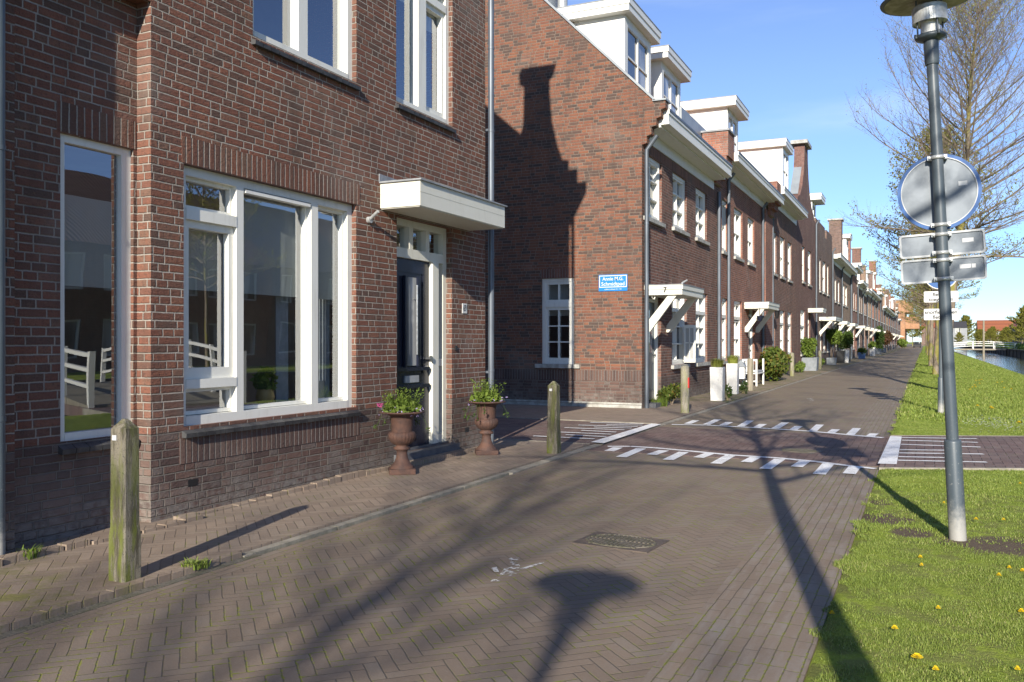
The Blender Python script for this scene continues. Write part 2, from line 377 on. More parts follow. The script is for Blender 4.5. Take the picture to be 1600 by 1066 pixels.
M['opal'] = mottled('opal_lamp_glass', (0.70, 0.70, 0.66), (0.62, 0.62, 0.58), 4, 0.15)
M['cushion'] = mottled('grey_cushion', (0.33, 0.35, 0.38), (0.27, 0.29, 0.31), 8, 0.9, 0.003, 80)
M['planterwhite'] = mottled('white_stucco_planter', (0.72, 0.71, 0.68), (0.62, 0.61, 0.57), 6, 0.8, 0.004, 40)
M['plantergrey'] = mottled('grey_planter', (0.24, 0.26, 0.28), (0.19, 0.21, 0.22), 6, 0.7, 0.003, 40)
M['planterblue'] = mottled('blue_glazed_pot', (0.14, 0.24, 0.45), (0.10, 0.19, 0.36), 6, 0.35)
M['yellowcer'] = mottled('yellow_ceramic_pot', (0.50, 0.36, 0.12), (0.40, 0.27, 0.10), 6, 0.4)
M['iron'] = mottled('cast_iron_cover', (0.13, 0.10, 0.078), (0.09, 0.072, 0.058), 12, 0.6, 0.003, 60)
M['quay'] = mottled('dark_timber_quay', (0.035, 0.035, 0.038), (0.06, 0.055, 0.05), 3, 0.8, 0.01, 8, streak=(1, 1, 4))

def leaf_mat(name, stops, rough=0.55, trans=0.35, scale=3.0):
    t = NT(name); P = t.pos()
    g = t.new('ShaderNodeNewGeometry')
    f = t.add(t.mul(g.outputs['Random Per Island'], 0.75), t.mul(t.noise(P, scale, 2), 0.35))
    c = t.ramp(f, stops)
    d = t.new('ShaderNodeBsdfPrincipled'); t.put(d.inputs['Base Color'], c); d.inputs['Roughness'].default_value = rough
    d.inputs['Specular IOR Level'].default_value = 0.3
    tl = t.new('ShaderNodeBsdfTranslucent'); t.put(tl.inputs[0], t.mix(0.4, c, (0.27, 0.30, 0.07)))
    mx = t.new('ShaderNodeMixShader'); mx.inputs[0].default_value = trans
    t.t.links.new(d.outputs[0], mx.inputs[1]); t.t.links.new(tl.outputs[0], mx.inputs[2]); t.surf(mx.outputs[0])
    return t.m
M['leaf_spring'] = leaf_mat('young_spring_leaves', [(0.0, (0.19, 0.18, 0.035)), (0.35, (0.25, 0.27, 0.05)), (0.7, (0.33, 0.37, 0.08)), (1.0, (0.28, 0.26, 0.07))])
M['leaf_olive'] = leaf_mat('olive_spring_leaves', [(0.0, (0.15, 0.13, 0.025)), (0.5, (0.24, 0.23, 0.04)), (1.0, (0.32, 0.33, 0.06))])
M['leaf_green'] = leaf_mat('green_leaves', [(0.0, (0.035, 0.07, 0.015)), (0.5, (0.06, 0.11, 0.02)), (1.0, (0.11, 0.16, 0.03))])
M['leaf_bright'] = leaf_mat('bright_green_leaves', [(0.0, (0.07, 0.12, 0.02)), (0.5, (0.15, 0.22, 0.035)), (1.0, (0.25, 0.32, 0.06))])
M['leaf_red'] = leaf_mat('red_brown_leaves', [(0.0, (0.10, 0.035, 0.02)), (0.5, (0.14, 0.06, 0.03)), (1.0, (0.13, 0.10, 0.04))])
M['leaf_tall'] = leaf_mat('photinia_leaves', [(0.0, (0.05, 0.08, 0.015)), (0.45, (0.09, 0.13, 0.02)), (0.75, (0.15, 0.18, 0.03)), (1.0, (0.26, 0.12, 0.04))])
M['petal'] = leaf_mat('violet_petals', [(0.0, (0.30, 0.22, 0.50)), (0.6, (0.45, 0.35, 0.60)), (1.0, (0.65, 0.55, 0.70))], trans=0.2)
M['petal_red'] = leaf_mat('magenta_petals', [(0.0, (0.40, 0.05, 0.18)), (1.0, (0.5, 0.10, 0.25))], trans=0.2)
M['petal_y'] = leaf_mat('dandelion_yellow', [(0.0, (0.75, 0.50, 0.01)), (1.0, (0.85, 0.62, 0.02))], trans=0.15)
M['petal_w'] = leaf_mat('daisy_white', [(0.0, (0.7, 0.7, 0.66)), (1.0, (0.8, 0.8, 0.78))], trans=0.15)
M['grass'] = leaf_mat('grass_blades', [(0.0, (0.13, 0.18, 0.035)), (0.35, (0.20, 0.27, 0.050)), (0.7, (0.285, 0.36, 0.072)), (0.88, (0.37, 0.41, 0.11)), (1.0, (0.52, 0.46, 0.22))], rough=0.5, trans=0.32, scale=1.6)
def bark(name, c1, c2, moss):
    t = NT(name); P = t.pos(); x, y, z = t.xyz(P)
    c = t.mix(t.ss(t.noise(t.vscale(P, (6, 6, 1.5)), 3.0, 5, 0.7), 0.35, 0.65), c1, c2)
    c = t.mix(t.mul(t.ss(t.noise(t.vscale(P, (2, 2, 0.6)), 2.4, 3), 0.46, 0.60), moss), c, (0.24, 0.22, 0.03))
    t.bsdf(c, 0.9, t.bump(t.noise(t.vscale(P, (5, 5, 1)), 14.0, 4, 0.7), 0.012), spec=0.15)
    return t.m
M['bark'] = bark('tree_bark', (0.26, 0.215, 0.165), (0.15, 0.12, 0.09), 0.7)
M['twig'] = bark('tree_twigs', (0.24, 0.19, 0.155), (0.17, 0.135, 0.115), 0.35)
M['housegrey'] = mottled('grey_render', (0.30, 0.31, 0.31), (0.24, 0.25, 0.26), 2, 0.8)

def terrain_mat():
    t = NT('grass_and_soil'); P = t.pos(); x, y, z = t.xyz(P)
    g = t.mix(t.ss(t.noise(P, 3.0, 5, 0.7), 0.3, 0.7), (0.19, 0.25, 0.035), (0.31, 0.38, 0.055))
    g = t.mix(t.ss(t.noise(P, 40.0, 3, 0.7), 0.45, 0.7), g, (0.30, 0.36, 0.06))
    g = t.mix(t.mul(t.ss(t.noise(P, 0.5, 4, 0.6), 0.5, 0.7), 0.5), g, (0.20, 0.20, 0.04))
    yl = t.mul(t.ss(t.noise(P, 9.0, 2), 0.66, 0.70), t.gt(x, 1.5))
    g = t.mix(t.mul(yl, 0.55), g, (0.50, 0.42, 0.03))
    soil = t.mix(t.noise(P, 30.0, 3), (0.115, 0.085, 0.060), (0.18, 0.14, 0.10))
    nearp = t.lt(y, 9.0)
    k = t.mul(nearp, t.ss(t.noise(P, 5.0, 4, 0.6), 0.40, 0.55))
    c = t.mix(t.mul(k, 0.45), g, soil)
    spots = [(G(1385, 812), .22), (G(1425, 835), .17), (G(1575, 858), .30), (G(1375, 785), .12), (G(1500, 852), .18), (G(1545, 862), .22)]
    wob = t.mul(t.sub(t.noise(P, 7.0, 4, 0.7), 0.5), 0.55); best = None
    for (c_, r_) in spots:
        dx = t.sub(x, c_[0]); dy = t.mul(t.sub(y, c_[1]), 0.75); dd = t.div(t.m_('SQRT', t.add(t.mul(dx, dx), t.mul(dy, dy))), r_); best = dd if best is None else t.mn(best, dd)
    c = t.mix(t.ss(t.add(best, wob), 1.05, 0.7), c, soil)
    c = t.mix(t.lt(z, -0.86), c, (0.05, 0.045, 0.03))
    t.bsdf(c, 0.95, t.bump(t.noise(P, 50.0, 4, 0.7), 0.02), spec=0.1)
    return t.m
M['terrain'] = terrain_mat()
def water_mat():
    t = NT('canal_water'); P = t.pos()
    h = t.noise(t.vscale(P, (1.4, 0.7, 1)), 2.2, 3, 0.55)
    t.bsdf((0.018, 0.022, 0.016), 0.03, t.bump(h, 0.035), spec=0.8)
    return t.m
M['water'] = water_mat()

# ---------------------------------------------------------------- mesh builder
class MB:
    def __init__(s): s.v = []; s.f = []; s.sm = []
    def face(s, pts, smooth=False):
        b = len(s.v); s.v += [tuple(p) for p in pts]; s.f.append(tuple(range(b, b + len(pts)))); s.sm.append(smooth)
    def mesh(s, vs, fs, smooth=False):
        b = len(s.v); s.v += [tuple(p) for p in vs]
        for f in fs: s.f.append(tuple(b + i for i in f)); s.sm.append(smooth)
    def box(s, x0, x1, y0, y1, z0, z1):
        x0, x1 = min(x0, x1), max(x0, x1); y0, y1 = min(y0, y1), max(y0, y1); z0, z1 = min(z0, z1), max(z0, z1)
        vs = [(x0, y0, z0), (x1, y0, z0), (x1, y1, z0), (x0, y1, z0), (x0, y0, z1), (x1, y0, z1), (x1, y1, z1), (x0, y1, z1)]
        s.mesh(vs, [(0, 3, 2, 1), (4, 5, 6, 7), (0, 1, 5, 4), (1, 2, 6, 5), (2, 3, 7, 6), (3, 0, 4, 7)]); return s
    def pb(s, pl, u0, u1, z0, z1, d0, d1):
        a = pl(u0, z0, d0); b = pl(u1, z1, d1); return s.box(a[0], b[0], a[1], b[1], a[2], b[2])
    def xz(s, poly, y0, y1):                 # polygon in X,Z extruded along Y
        n = len(poly); vs = [(x, y0, z) for x, z in poly] + [(x, y1, z) for x, z in poly]
        ar = sum(poly[i][0] * poly[(i + 1) % n][1] - poly[(i + 1) % n][0] * poly[i][1] for i in range(n))
        fs = [tuple(range(n)), tuple(range(2 * n - 1, n - 1, -1))] + [(i, i + n, (i + 1) % n + n, (i + 1) % n) for i in range(n)]
        if ar < 0: fs = [f[::-1] for f in fs]
        s.mesh(vs, fs); return s
    def yz(s, poly, x0, x1):
        n = len(poly); vs = [(x0, y, z) for y, z in poly] + [(x1, y, z) for y, z in poly]
        ar = sum(poly[i][0] * poly[(i + 1) % n][1] - poly[(i + 1) % n][0] * poly[i][1] for i in range(n))
        fs = [tuple(range(n))[::-1], tuple(range(n, 2 * n))] + [(i, (i + 1) % n, (i + 1) % n + n, i + n) for i in range(n)]
        if ar < 0: fs = [f[::-1] for f in fs]
        s.mesh(vs, fs); return s
    def tube(s, pts, rad, n=8, cap=True, smooth=True):
        pts = [Vector(p) for p in pts]
        if not isinstance(rad, (list, tuple)): rad = [rad] * len(pts)
        vs = []; up = None
        for i, p in enumerate(pts):
            d = (pts[min(i + 1, len(pts) - 1)] - pts[max(i - 1, 0)])
            if d.length < 1e-9: d = Vector((0, 0, 1))
            d.normalize()
            if up is None: up = Vector((1, 0, 0)) if abs(d.x) < 0.9 else Vector((0, 1, 0))
            a = d.cross(up); a.normalize(); b = a.cross(d); up = b
            # keep the frame stable
            up = Vector(b)
            for k in range(n):
                w = 2 * math.pi * k / n
                q = p + (a * math.cos(w) + b * math.sin(w)) * rad[i]; vs.append((q.x, q.y, q.z))
        fs = [(i * n + k, i * n + (k + 1) % n, (i + 1) * n + (k + 1) % n, (i + 1) * n + k) for i in range(len(pts) - 1) for k in range(n)]
        s.mesh(vs, fs, smooth)
        if cap: s.mesh(vs[:n], [tuple(range(n))[::-1]]); s.mesh(vs[-n:], [tuple(range(n))])
        return s
    def lathe(s, prof, cx=0, cy=0, n=28, smooth=True, flute=None):
        vs = []
        for r, z in prof:
            for k in range(n):
                w = 2 * math.pi * k / n; rr = r
                if flute and flute[0] < z < flute[1]: rr = r * (1 + 0.045 * abs(math.sin(w * flute[2] / 2)) - 0.03)
                vs.append((cx + rr * math.cos(w), cy + rr * math.sin(w), z))
        fs = [(i * n + k, i * n + (k + 1) % n, (i + 1) * n + (k + 1) % n, (i + 1) * n + k) for i in range(len(prof) - 1) for k in range(n)]
        s.mesh(vs, fs, smooth)
        s.mesh(vs[:n], [tuple(range(n))[::-1]]); s.mesh(vs[-n:], [tuple(range(n))]); return s
    def wall(s, pl, u0, u1, z0, z1, ops=(), th=0.28):
        us = sorted({u0, u1} | {o[0] for o in ops} | {o[1] for o in ops}); us = [u for u in us if u0 - 1e-6 <= u <= u1 + 1e-6]
        zs = sorted({z0, z1} | {o[2] for o in ops} | {o[3] for o in ops}); zs = [z for z in zs if z0 - 1e-6 <= z <= z1 + 1e-6]
        def hole(a, b): return any(o[0] - 1e-6 < a < o[1] + 1e-6 and o[2] - 1e-6 < b < o[3] + 1e-6 for o in ops)
        for i in range(len(us) - 1):
            for j in range(len(zs) - 1):
                if hole((us[i] + us[i + 1]) / 2, (zs[j] + zs[j + 1]) / 2): continue
                for d in (0, -th): s.face([pl(us[i], zs[j], d), pl(us[i + 1], zs[j], d), pl(us[i + 1], zs[j + 1], d), pl(us[i], zs[j + 1], d)])
        for (a, b, c, e) in [(u0, u1, z0, z1)] + list(ops):
            s.face([pl(a, c, 0), pl(a, e, 0), pl(a, e, -th), pl(a, c, -th)]); s.face([pl(b, c, 0), pl(b, e, 0), pl(b, e, -th), pl(b, c, -th)])
            s.face([pl(a, c, 0), pl(b, c, 0), pl(b, c, -th), pl(a, c, -th)]); s.face([pl(a, e, 0), pl(b, e, 0), pl(b, e, -th), pl(a, e, -th)])
        return s
    def build(s, name, mat, parent=None, label=None, bevel=0.0):
        me = bpy.data.meshes.new(name)
        off = WL.get(parent.name, Vector((0, 0, 0))) if parent is not None else Vector((0, 0, 0))
        me.from_pydata([(a - off.x, b - off.y, c - off.z) for a, b, c in s.v], [], s.f)
        me.polygons.foreach_set('use_smooth', s.sm)
        me.materials.append(M[mat] if isinstance(mat, str) else mat)
        me.validate()
        o = bpy.data.objects.new(name, me); COL.objects.link(o)
        if parent is not None: o.parent = parent; WL[o.name] = off
        if label: o['label'] = label
        if bevel:
            b = o.modifiers.new('bevel', 'BEVEL'); b.width = bevel; b.segments = 2; b.limit_method = 'ANGLE'
        return o
WL = {}
def thing(name, label, cat, loc, group=None, rz=0.0):
    o = bpy.data.objects.new(name, None); COL.objects.link(o); o.location = loc; o.empty_display_size = 0.1
    o['label'] = label; o['category'] = cat
    if group: o['group'] = group
    if rz == 0.0: WL[o.name] = Vector(loc)
    else: o.rotation_euler = (0, 0, rz)
    return o
def tag(o, label, cat, group=None, kind=None):
    o['label'] = label; o['category'] = cat
    if group: o['group'] = group
    if kind: o['kind'] = kind
    return o
def struct(o): o['kind'] = 'structure'; return o
def stuff(o, label, cat): o['kind'] = 'stuff'; o['label'] = label; o['category'] = cat; return o
def dup(root, loc=None, rz=None, label=None, group=None, scale=None):
    c = root.copy(); COL.objects.link(c)
    if loc is not None: c.location = loc
    if rz is not None: c.rotation_euler = (0, 0, rz)
    if scale is not None: c.scale = scale
    if label: c['label'] = label
    if group: c['group'] = group
    def kids(a, b):
        for ch in list(a.children):
            d = ch.copy(); COL.objects.link(d); d.parent = b; kids(ch, d)
    kids(root, c); return c
def txt(parent, s, pl, u, z, size, mat, d=0.006, name='lettering', flip=1, align='CENTER', bold=0.0, wscale=1.0):
    cu = bpy.data.curves.new(name, 'FONT'); cu.body = s; cu.size = size; cu.align_x = align; cu.align_y = 'CENTER'; cu.extrude = 0.0008; cu.offset = bold
    tmp = bpy.data.objects.new('tmp', cu); me = bpy.data.meshes.new_from_object(tmp); bpy.data.objects.remove(tmp); bpy.data.curves.remove(cu)
    me.name = name; o = bpy.data.objects.new(name, me); COL.objects.link(o); me.materials.clear(); me.materials.append(M[mat])
    p = pl(u, z, d); off = WL.get(parent.name, Vector((0, 0, 0)))
    o.parent = parent; o.location = Vector(p) - off
    a = pl(0, 0, 0); b = pl(0, 0, 1); nx, ny = b[0] - a[0], b[1] - a[1]
    o.rotation_euler = (R(90), 0, math.atan2(nx, -ny)); o.scale = (wscale, 1, 1)
    return o
def E(X): return lambda u, z, d: (X + d, u, z)      # faces the street (+X)
def S(Y): return lambda u, z, d: (u, Y - d, z)      # faces the camera side (-Y)
def W(X): return lambda u, z, d: (X - d, u, z)      # faces -X

def leaves(mb, centre, rad, n, size, rng, shell=0.55, up=0.0, elong=1.8, flat=False):
    cx, cy, cz = centre
    for _ in range(n):
        while True:
            a, b, c = rng.uniform(-1, 1), rng.uniform(-1, 1), rng.uniform(-1, 1)
            q = a * a + b * b + c * c
            if q <= 1 and q > rng.uniform(0, shell): break
        p = Vector((cx + a * rad[0], cy + b * rad[1], cz + c * rad[2]))
        d = Vector((rng.gauss(0, 1), rng.gauss(0, 1), rng.gauss(0, 1) + up)).normalized()
        e = d.cross(Vector((rng.gauss(0, 1), rng.gauss(0, 1), rng.gauss(0, 1)))).normalized()
        s_ = size * rng.uniform(0.6, 1.3); L = s_ * elong * 0.5; w = s_ * 0.5
        mb.face([p - d * L, p - e * w * 0.8 - d * L * 0.1, p + d * L, p + e * w * 0.8 - d * L * 0.1])
# ================================================================ ground, road, canal
def sheet(name, xs, ys, zf, mat):
    vs = [(x, y, zf(x, y)) for y in ys for x in xs]; nx = len(xs)
    fs = [(j * nx + i, j * nx + i + 1, (j + 1) * nx + i + 1, (j + 1) * nx + i) for j in range(len(ys) - 1) for i in range(nx - 1)]
    mb = MB(); mb.mesh(vs, fs, True); return struct(mb.build(name, mat))
def lawn_z(x, y):
    if x < -0.44 or x > 12.4: base = -0.03
    elif x < 3.0: base = 0.015 + 0.02 * math.sin(x * 1.7 + y * 0.6) * math.sin(y * 0.9)
    elif x < 5.8: base = 0.015 - 0.86 * ((x - 3.0) / 2.8) ** 1.3
    else: base = -2.0
    if x >= 12.4: base = 0.15
    return base
def frange(a, b, n): return [a + (b - a) * i / n for i in range(n + 1)]
xs = [-1500, -300, -60, -16, -4.5, -0.47, -0.44] + frange(-0.3, 5.79, 30) + [5.83, 9, 12.39, 12.41, 15, 22, 60, 300, 1500]
ys = [-300, -60, -15] + frange(-4, 40, 110) + frange(42, 120, 40) + [140, 180, 240, 320, 480, 800, 2600]
sheet('ground', xs, ys, lawn_z, 'terrain')
PY0, PY1 = 10.62, 14.05                       # the path that crosses the street
b = MB(); b.box(-3.94, -0.455, -30, 600, -0.25, 0.0); struct(b.build('road', 'road'))
b = MB()
b.box(-16, -4.06, -30, 11.05, -0.25, 0.03); b.box(-30, -4.06, 14.35, 20.0, -0.25, 0.03)
struct(b.build('pavement', 'pave'))
b = MB(); b.box(-30, -4.06, 20.0, 600, -0.25, 0.03); struct(b.build('pavement_grown_over', 'pave_green'))
b = MB(); b.box(-30, -4.06, 11.07, 14.33, -0.25, 0.022); b.box(-3.938, -0.457, PY0, PY1, 0.0, 0.004)
SK = 0.42; pn = lambda x: 10.36 + SK * (x + .45); pf = lambda x: 13.90 + SK * (x + .45)
b.mesh([(-.453, pn(-.45), -.2), (13.5, pn(13.5), -.2), (13.5, pf(13.5), -.2), (-.453, pf(-.45), -.2), (-.453, pn(-.45), .03), (13.5, pn(13.5), .03), (13.5, pf(13.5), .03), (-.453, pf(-.45), .03)], [(4, 5, 6, 7), (0, 1, 5, 4), (1, 2, 6, 5), (2, 3, 7, 6), (3, 0, 4, 7)]); struct(b.build('path', 'path'))
b = MB()
yy = 4.4
while yy < 90: b.box(-4.055, -3.945 if yy > 8 else -3.985, yy, yy + 0.985, -0.2, 0.012); yy += 1.0
b.box(-12, -4.06, 10.99, 11.05, -0.1, 0.040) if False else None
struct(b.build('kerb', 'kerb'))
b = MB(); y_ = -6.0
while y_ < 4.3:
    b.box(-4.06, -4.0, y_, y_ + 0.195, -0.2, 0.036 + 0.006 * random.random()); y_ += 0.2
struct(b.build('kerb_bricks', 'pave'))
b = MB()
b.box(-3.997, -3.93, -6, 4.5, -0.01, 0.003); struct(b.build('gutter_dirt', 'gutterdirt'))
b = MB()
b.box(-20, -4.07, 11.052, 11.10, 0, 0.034); b.box(-20, -4.07, 14.28, 14.335, 0, 0.034); [b.mesh([(-.45, f_(-.45) + o_, -.1), (4.3, f_(4.3) + o_, -.1), (4.3, f_(4.3) + o_ + .05, -.1), (-.45, f_(-.45) + o_ + .05, -.1), (-.45, f_(-.45) + o_, .034), (4.3, f_(4.3) + o_, .034), (4.3, f_(4.3) + o_ + .05, .034), (-.45, f_(-.45) + o_ + .05, .034)], [(4, 5, 6, 7), (0, 1, 5, 4), (1, 2, 6, 5), (2, 3, 7, 6), (3, 0, 4, 7)]) for f_, o_ in ((pn, -.052), (pf, .002))]
struct(b.build('path_edging', 'kerb'))
# loose edging bricks along the foot of the near house
b = MB(); y_ = 5.0
while y_ < 8.1:
    l_ = 0.2 + random.uniform(-0.01, 0.03); h_ = 0.055 + 0.015 * random.random() + 0.02 * math.sin(y_ * 2)
    b.box(-5.24 + 0.01 * random.random(), -5.17 + 0.012 * random.random(), y_, y_ + l_ - 0.012, 0, h_); y_ += l_
y_ = 3.3
while y_ < 4.95:
    l_ = 0.2 + random.uniform(-0.01, 0.03); xo = -5.16 + 0.03 * math.sin(y_ * 3)
    b.box(xo, xo + 0.09, y_, y_ + l_ - 0.015, 0, 0.05 + 0.03 * random.random()); y_ += l_
struct(b.build('edging_bricks', 'pave'))
b = MB(); b.face([(5.0, -300, -0.82), (12.45, -300, -0.82), (12.45, 1400, -0.82), (5.0, 1400, -0.82)]); struct(b.build('water', 'water'))
# timber quay on the far bank and low board on the near bank
b = MB(); b.box(12.25, 12.42, -40, 500, -1.6, 0.12); b.box(12.12, 12.5, -40, 500, 0.12, 0.24)
for k in range(60): b.box(12.16, 12.25, -38 + k * 6, -37.8 + k * 6, -1.6, 0.12)
tag(b.build('quay_wall', 'quay'), 'dark timber quay wall along the far side of the canal', 'quay wall')
b = MB(); b.box(5.62, 5.70, -40, 500, -1.6, -0.70)
tag(b.build('bank_boarding', 'quay'), 'low dark boarding at the foot of the grassy canal bank', 'bank boarding')

# ---------------------------------------------------------------- painted markings (sheets 4 mm up)
def quad(mb, pts, z):
    g = [G(*p) for p in pts]; mb.face([(x, y, z) for x, y in g])
def strip(mb, p, q, w, z):                    # painted bar between two surveyed spots
    a = Vector(G(*p)); c = Vector(G(*q)); d = (c - a).normalized(); n = Vector((-d.y, d.x)) * w / 2
    mb.face([(a.x + n.x, a.y + n.y, z), (a.x - n.x, a.y - n.y, z), (c.x - n.x, c.y - n.y, z), (c.x + n.x, c.y + n.y, z)])
def C4(x, y): return (1040 + x / 4.2105, 620 + y / 4.2105)
def C1(x, y): return (760 + x / 5.33, 560 + y / 5.33)
def C6(x, y): return (1250 + x / 3.331, 580 + y / 3.331)
mk = MB(); z = 0.0085
U = [C4(40, 186), C4(265, 190), C4(590, 207), C4(960, 231), C4(1250, 258), C4(1430, 273)]
for a, c in zip(U[:-1], U[1:]): strip(mk, a, c, 0.115, z)
for (x0, y0, x1, y1) in [(135, 183, 213, 158), (260, 188, 357, 152), (368, 193, 432, 170), (485, 200, 570, 160), (590, 208, 655, 183), (712, 214, 800, 173), (832, 222, 888, 197), (960, 230, 1028, 187), (1078, 243, 1132, 218), (1205, 255, 1270, 210), (1335, 268, 1385, 245)]:
    strip(mk, C4((x0 + 9), y0 - 2), C4(x1 - 12, y1), 0.125, z + 0.0006)
L = [C1(1010, 738), C1(1200, 738), C1(1400, 750), C1(1600, 768), C4(440, 388), C4(750, 408), C4(1000, 432), C4(1200, 458), C4(1380, 478)]
for a, c in zip(L[:-1], L[1:]): strip(mk, a, c, 0.10, z)
def tooth(a, c, w=0.135): strip(mk, a, c, w, z + 0.0006)
tooth(C1(1020, 778), C1(1095, 748)); tooth(C1(1120, 828), C1(1290, 756)); tooth(C1(1375, 808), C1(1480, 772))
for (x0, y0, x1, y1) in [(15, 420, 120, 368), (215, 405, 290, 377), (330, 445, 430, 388), (530, 435, 590, 403), (655, 480, 750, 415), (862, 466, 915, 428), (1010, 515, 1075, 440), (1207, 512, 1245, 465)]:
    tooth(C4(x0, y0), C4(x1, y1), 0.13)
struct(mk.build('crossing_marking', 'paint'))
mk = MB()
quad(mk, [C1(870, 718), C1(975, 728), C1(1455, 566), C1(1375, 560)], 0.0345)
for (a, c, d, e) in [(390, 665, 900, 691), (660, 655, 1000, 672), (595, 632, 1040, 651), (790, 618, 1080, 633), (650, 595, 1150, 614), (895, 590, 1210, 599), (765, 573, 1260, 586), (1000, 568, 1300, 574), (865, 550, 1310, 563)]:
    strip(mk, C1(a, c), C1(d, e), 0.075, 0.0345)
for f in mk.v: pass
struct(mk.build('side_path_marking', 'paint'))
mk = MB()
quad(mk, [C6(470, 350), C6(530, 353), C6(503, 500), C6(405, 497)], 0.0345)
for (a, c, d, e) in [(530, 358, 920, 364), (530, 372, 925, 384), (525, 394, 940, 409), (518, 423, 770, 426), (515, 440, 955, 446), (512, 460, 775, 465), (508, 479, 972, 489)]:
    strip(mk, C6(a, c), C6(d, e), 0.075, 0.0345)
struct(mk.build('bridge_path_marking', 'paint'))
# worn splashes of paint on the road
mk = MB()
def S7(x, y): return (720 + x / 4.008, 800 + y / 4.008)
for poly in [[(185, 440), (200, 420), (250, 415), (240, 445)], [(240, 400), (270, 360), (330, 345), (380, 355), (520, 315), (525, 322), (400, 362), (330, 380), (388, 400), (300, 405)], [(190, 355), (225, 348), (240, 380), (210, 378)], [(300, 290), (370, 292), (350, 310), (372, 345), (330, 345), (305, 315)], [(555, 335), (580, 335), (575, 346), (552, 345)]]:
    quad(mk, [S7(*p) for p in poly], 0.004)
for poly in [[(910, 12), (960, 10), (972, 18), (940, 20)], [(940, 22), (972, 20), (975, 27), (950, 28)]]:
    quad(mk, [C4(*p) for p in poly], 0.004)
struct(mk.build('paint_splash_marking', 'worn'))

# ================================================================ drain covers in the road
def cover(loc, rz, label, w=0.56, l=0.42):
    t = thing('drain_cover', label, 'drain cover', (loc[0], loc[1], 0.0), 'cast iron covers in the road', rz=rz or 1e-9)
    m = MB(); m.box(-w / 2, w / 2, -l / 2, l / 2, -0.03, 0.007); m.build('frame', 'iron', t)
    m = MB()
    for k in range(15):
        x = -w / 2 + 0.05 + k * (w - 0.1) / 14; hl = l / 2 - 0.05 - (0.09 if k in (0, 1, 13, 14) else 0)
        m.box(x - 0.008, x + 0.008, -hl, -0.015, 0.005, 0.013); m.box(x - 0.008, x + 0.008, 0.015, hl, 0.005, 0.013)
    m.tube([(math.cos(a) * (w / 2 - 0.03), math.sin(a) * (l / 2 - 0.03), 0.008) for a in frange(0, 2 * math.pi, 24)], 0.006, 4)
    m.box(-0.035, 0.035, -0.012, 0.012, 0.005, 0.012); m.build('grid', 'gutterdirt', t)
cover((-1.92, 5.86), -0.10, 'rectangular cast iron cover in the road nearest the camera, moss at its edge')
cover((-1.45, 11.70), -0.3, 'small ribbed cast iron cover between the two toothed white lines', 0.5, 0.42)

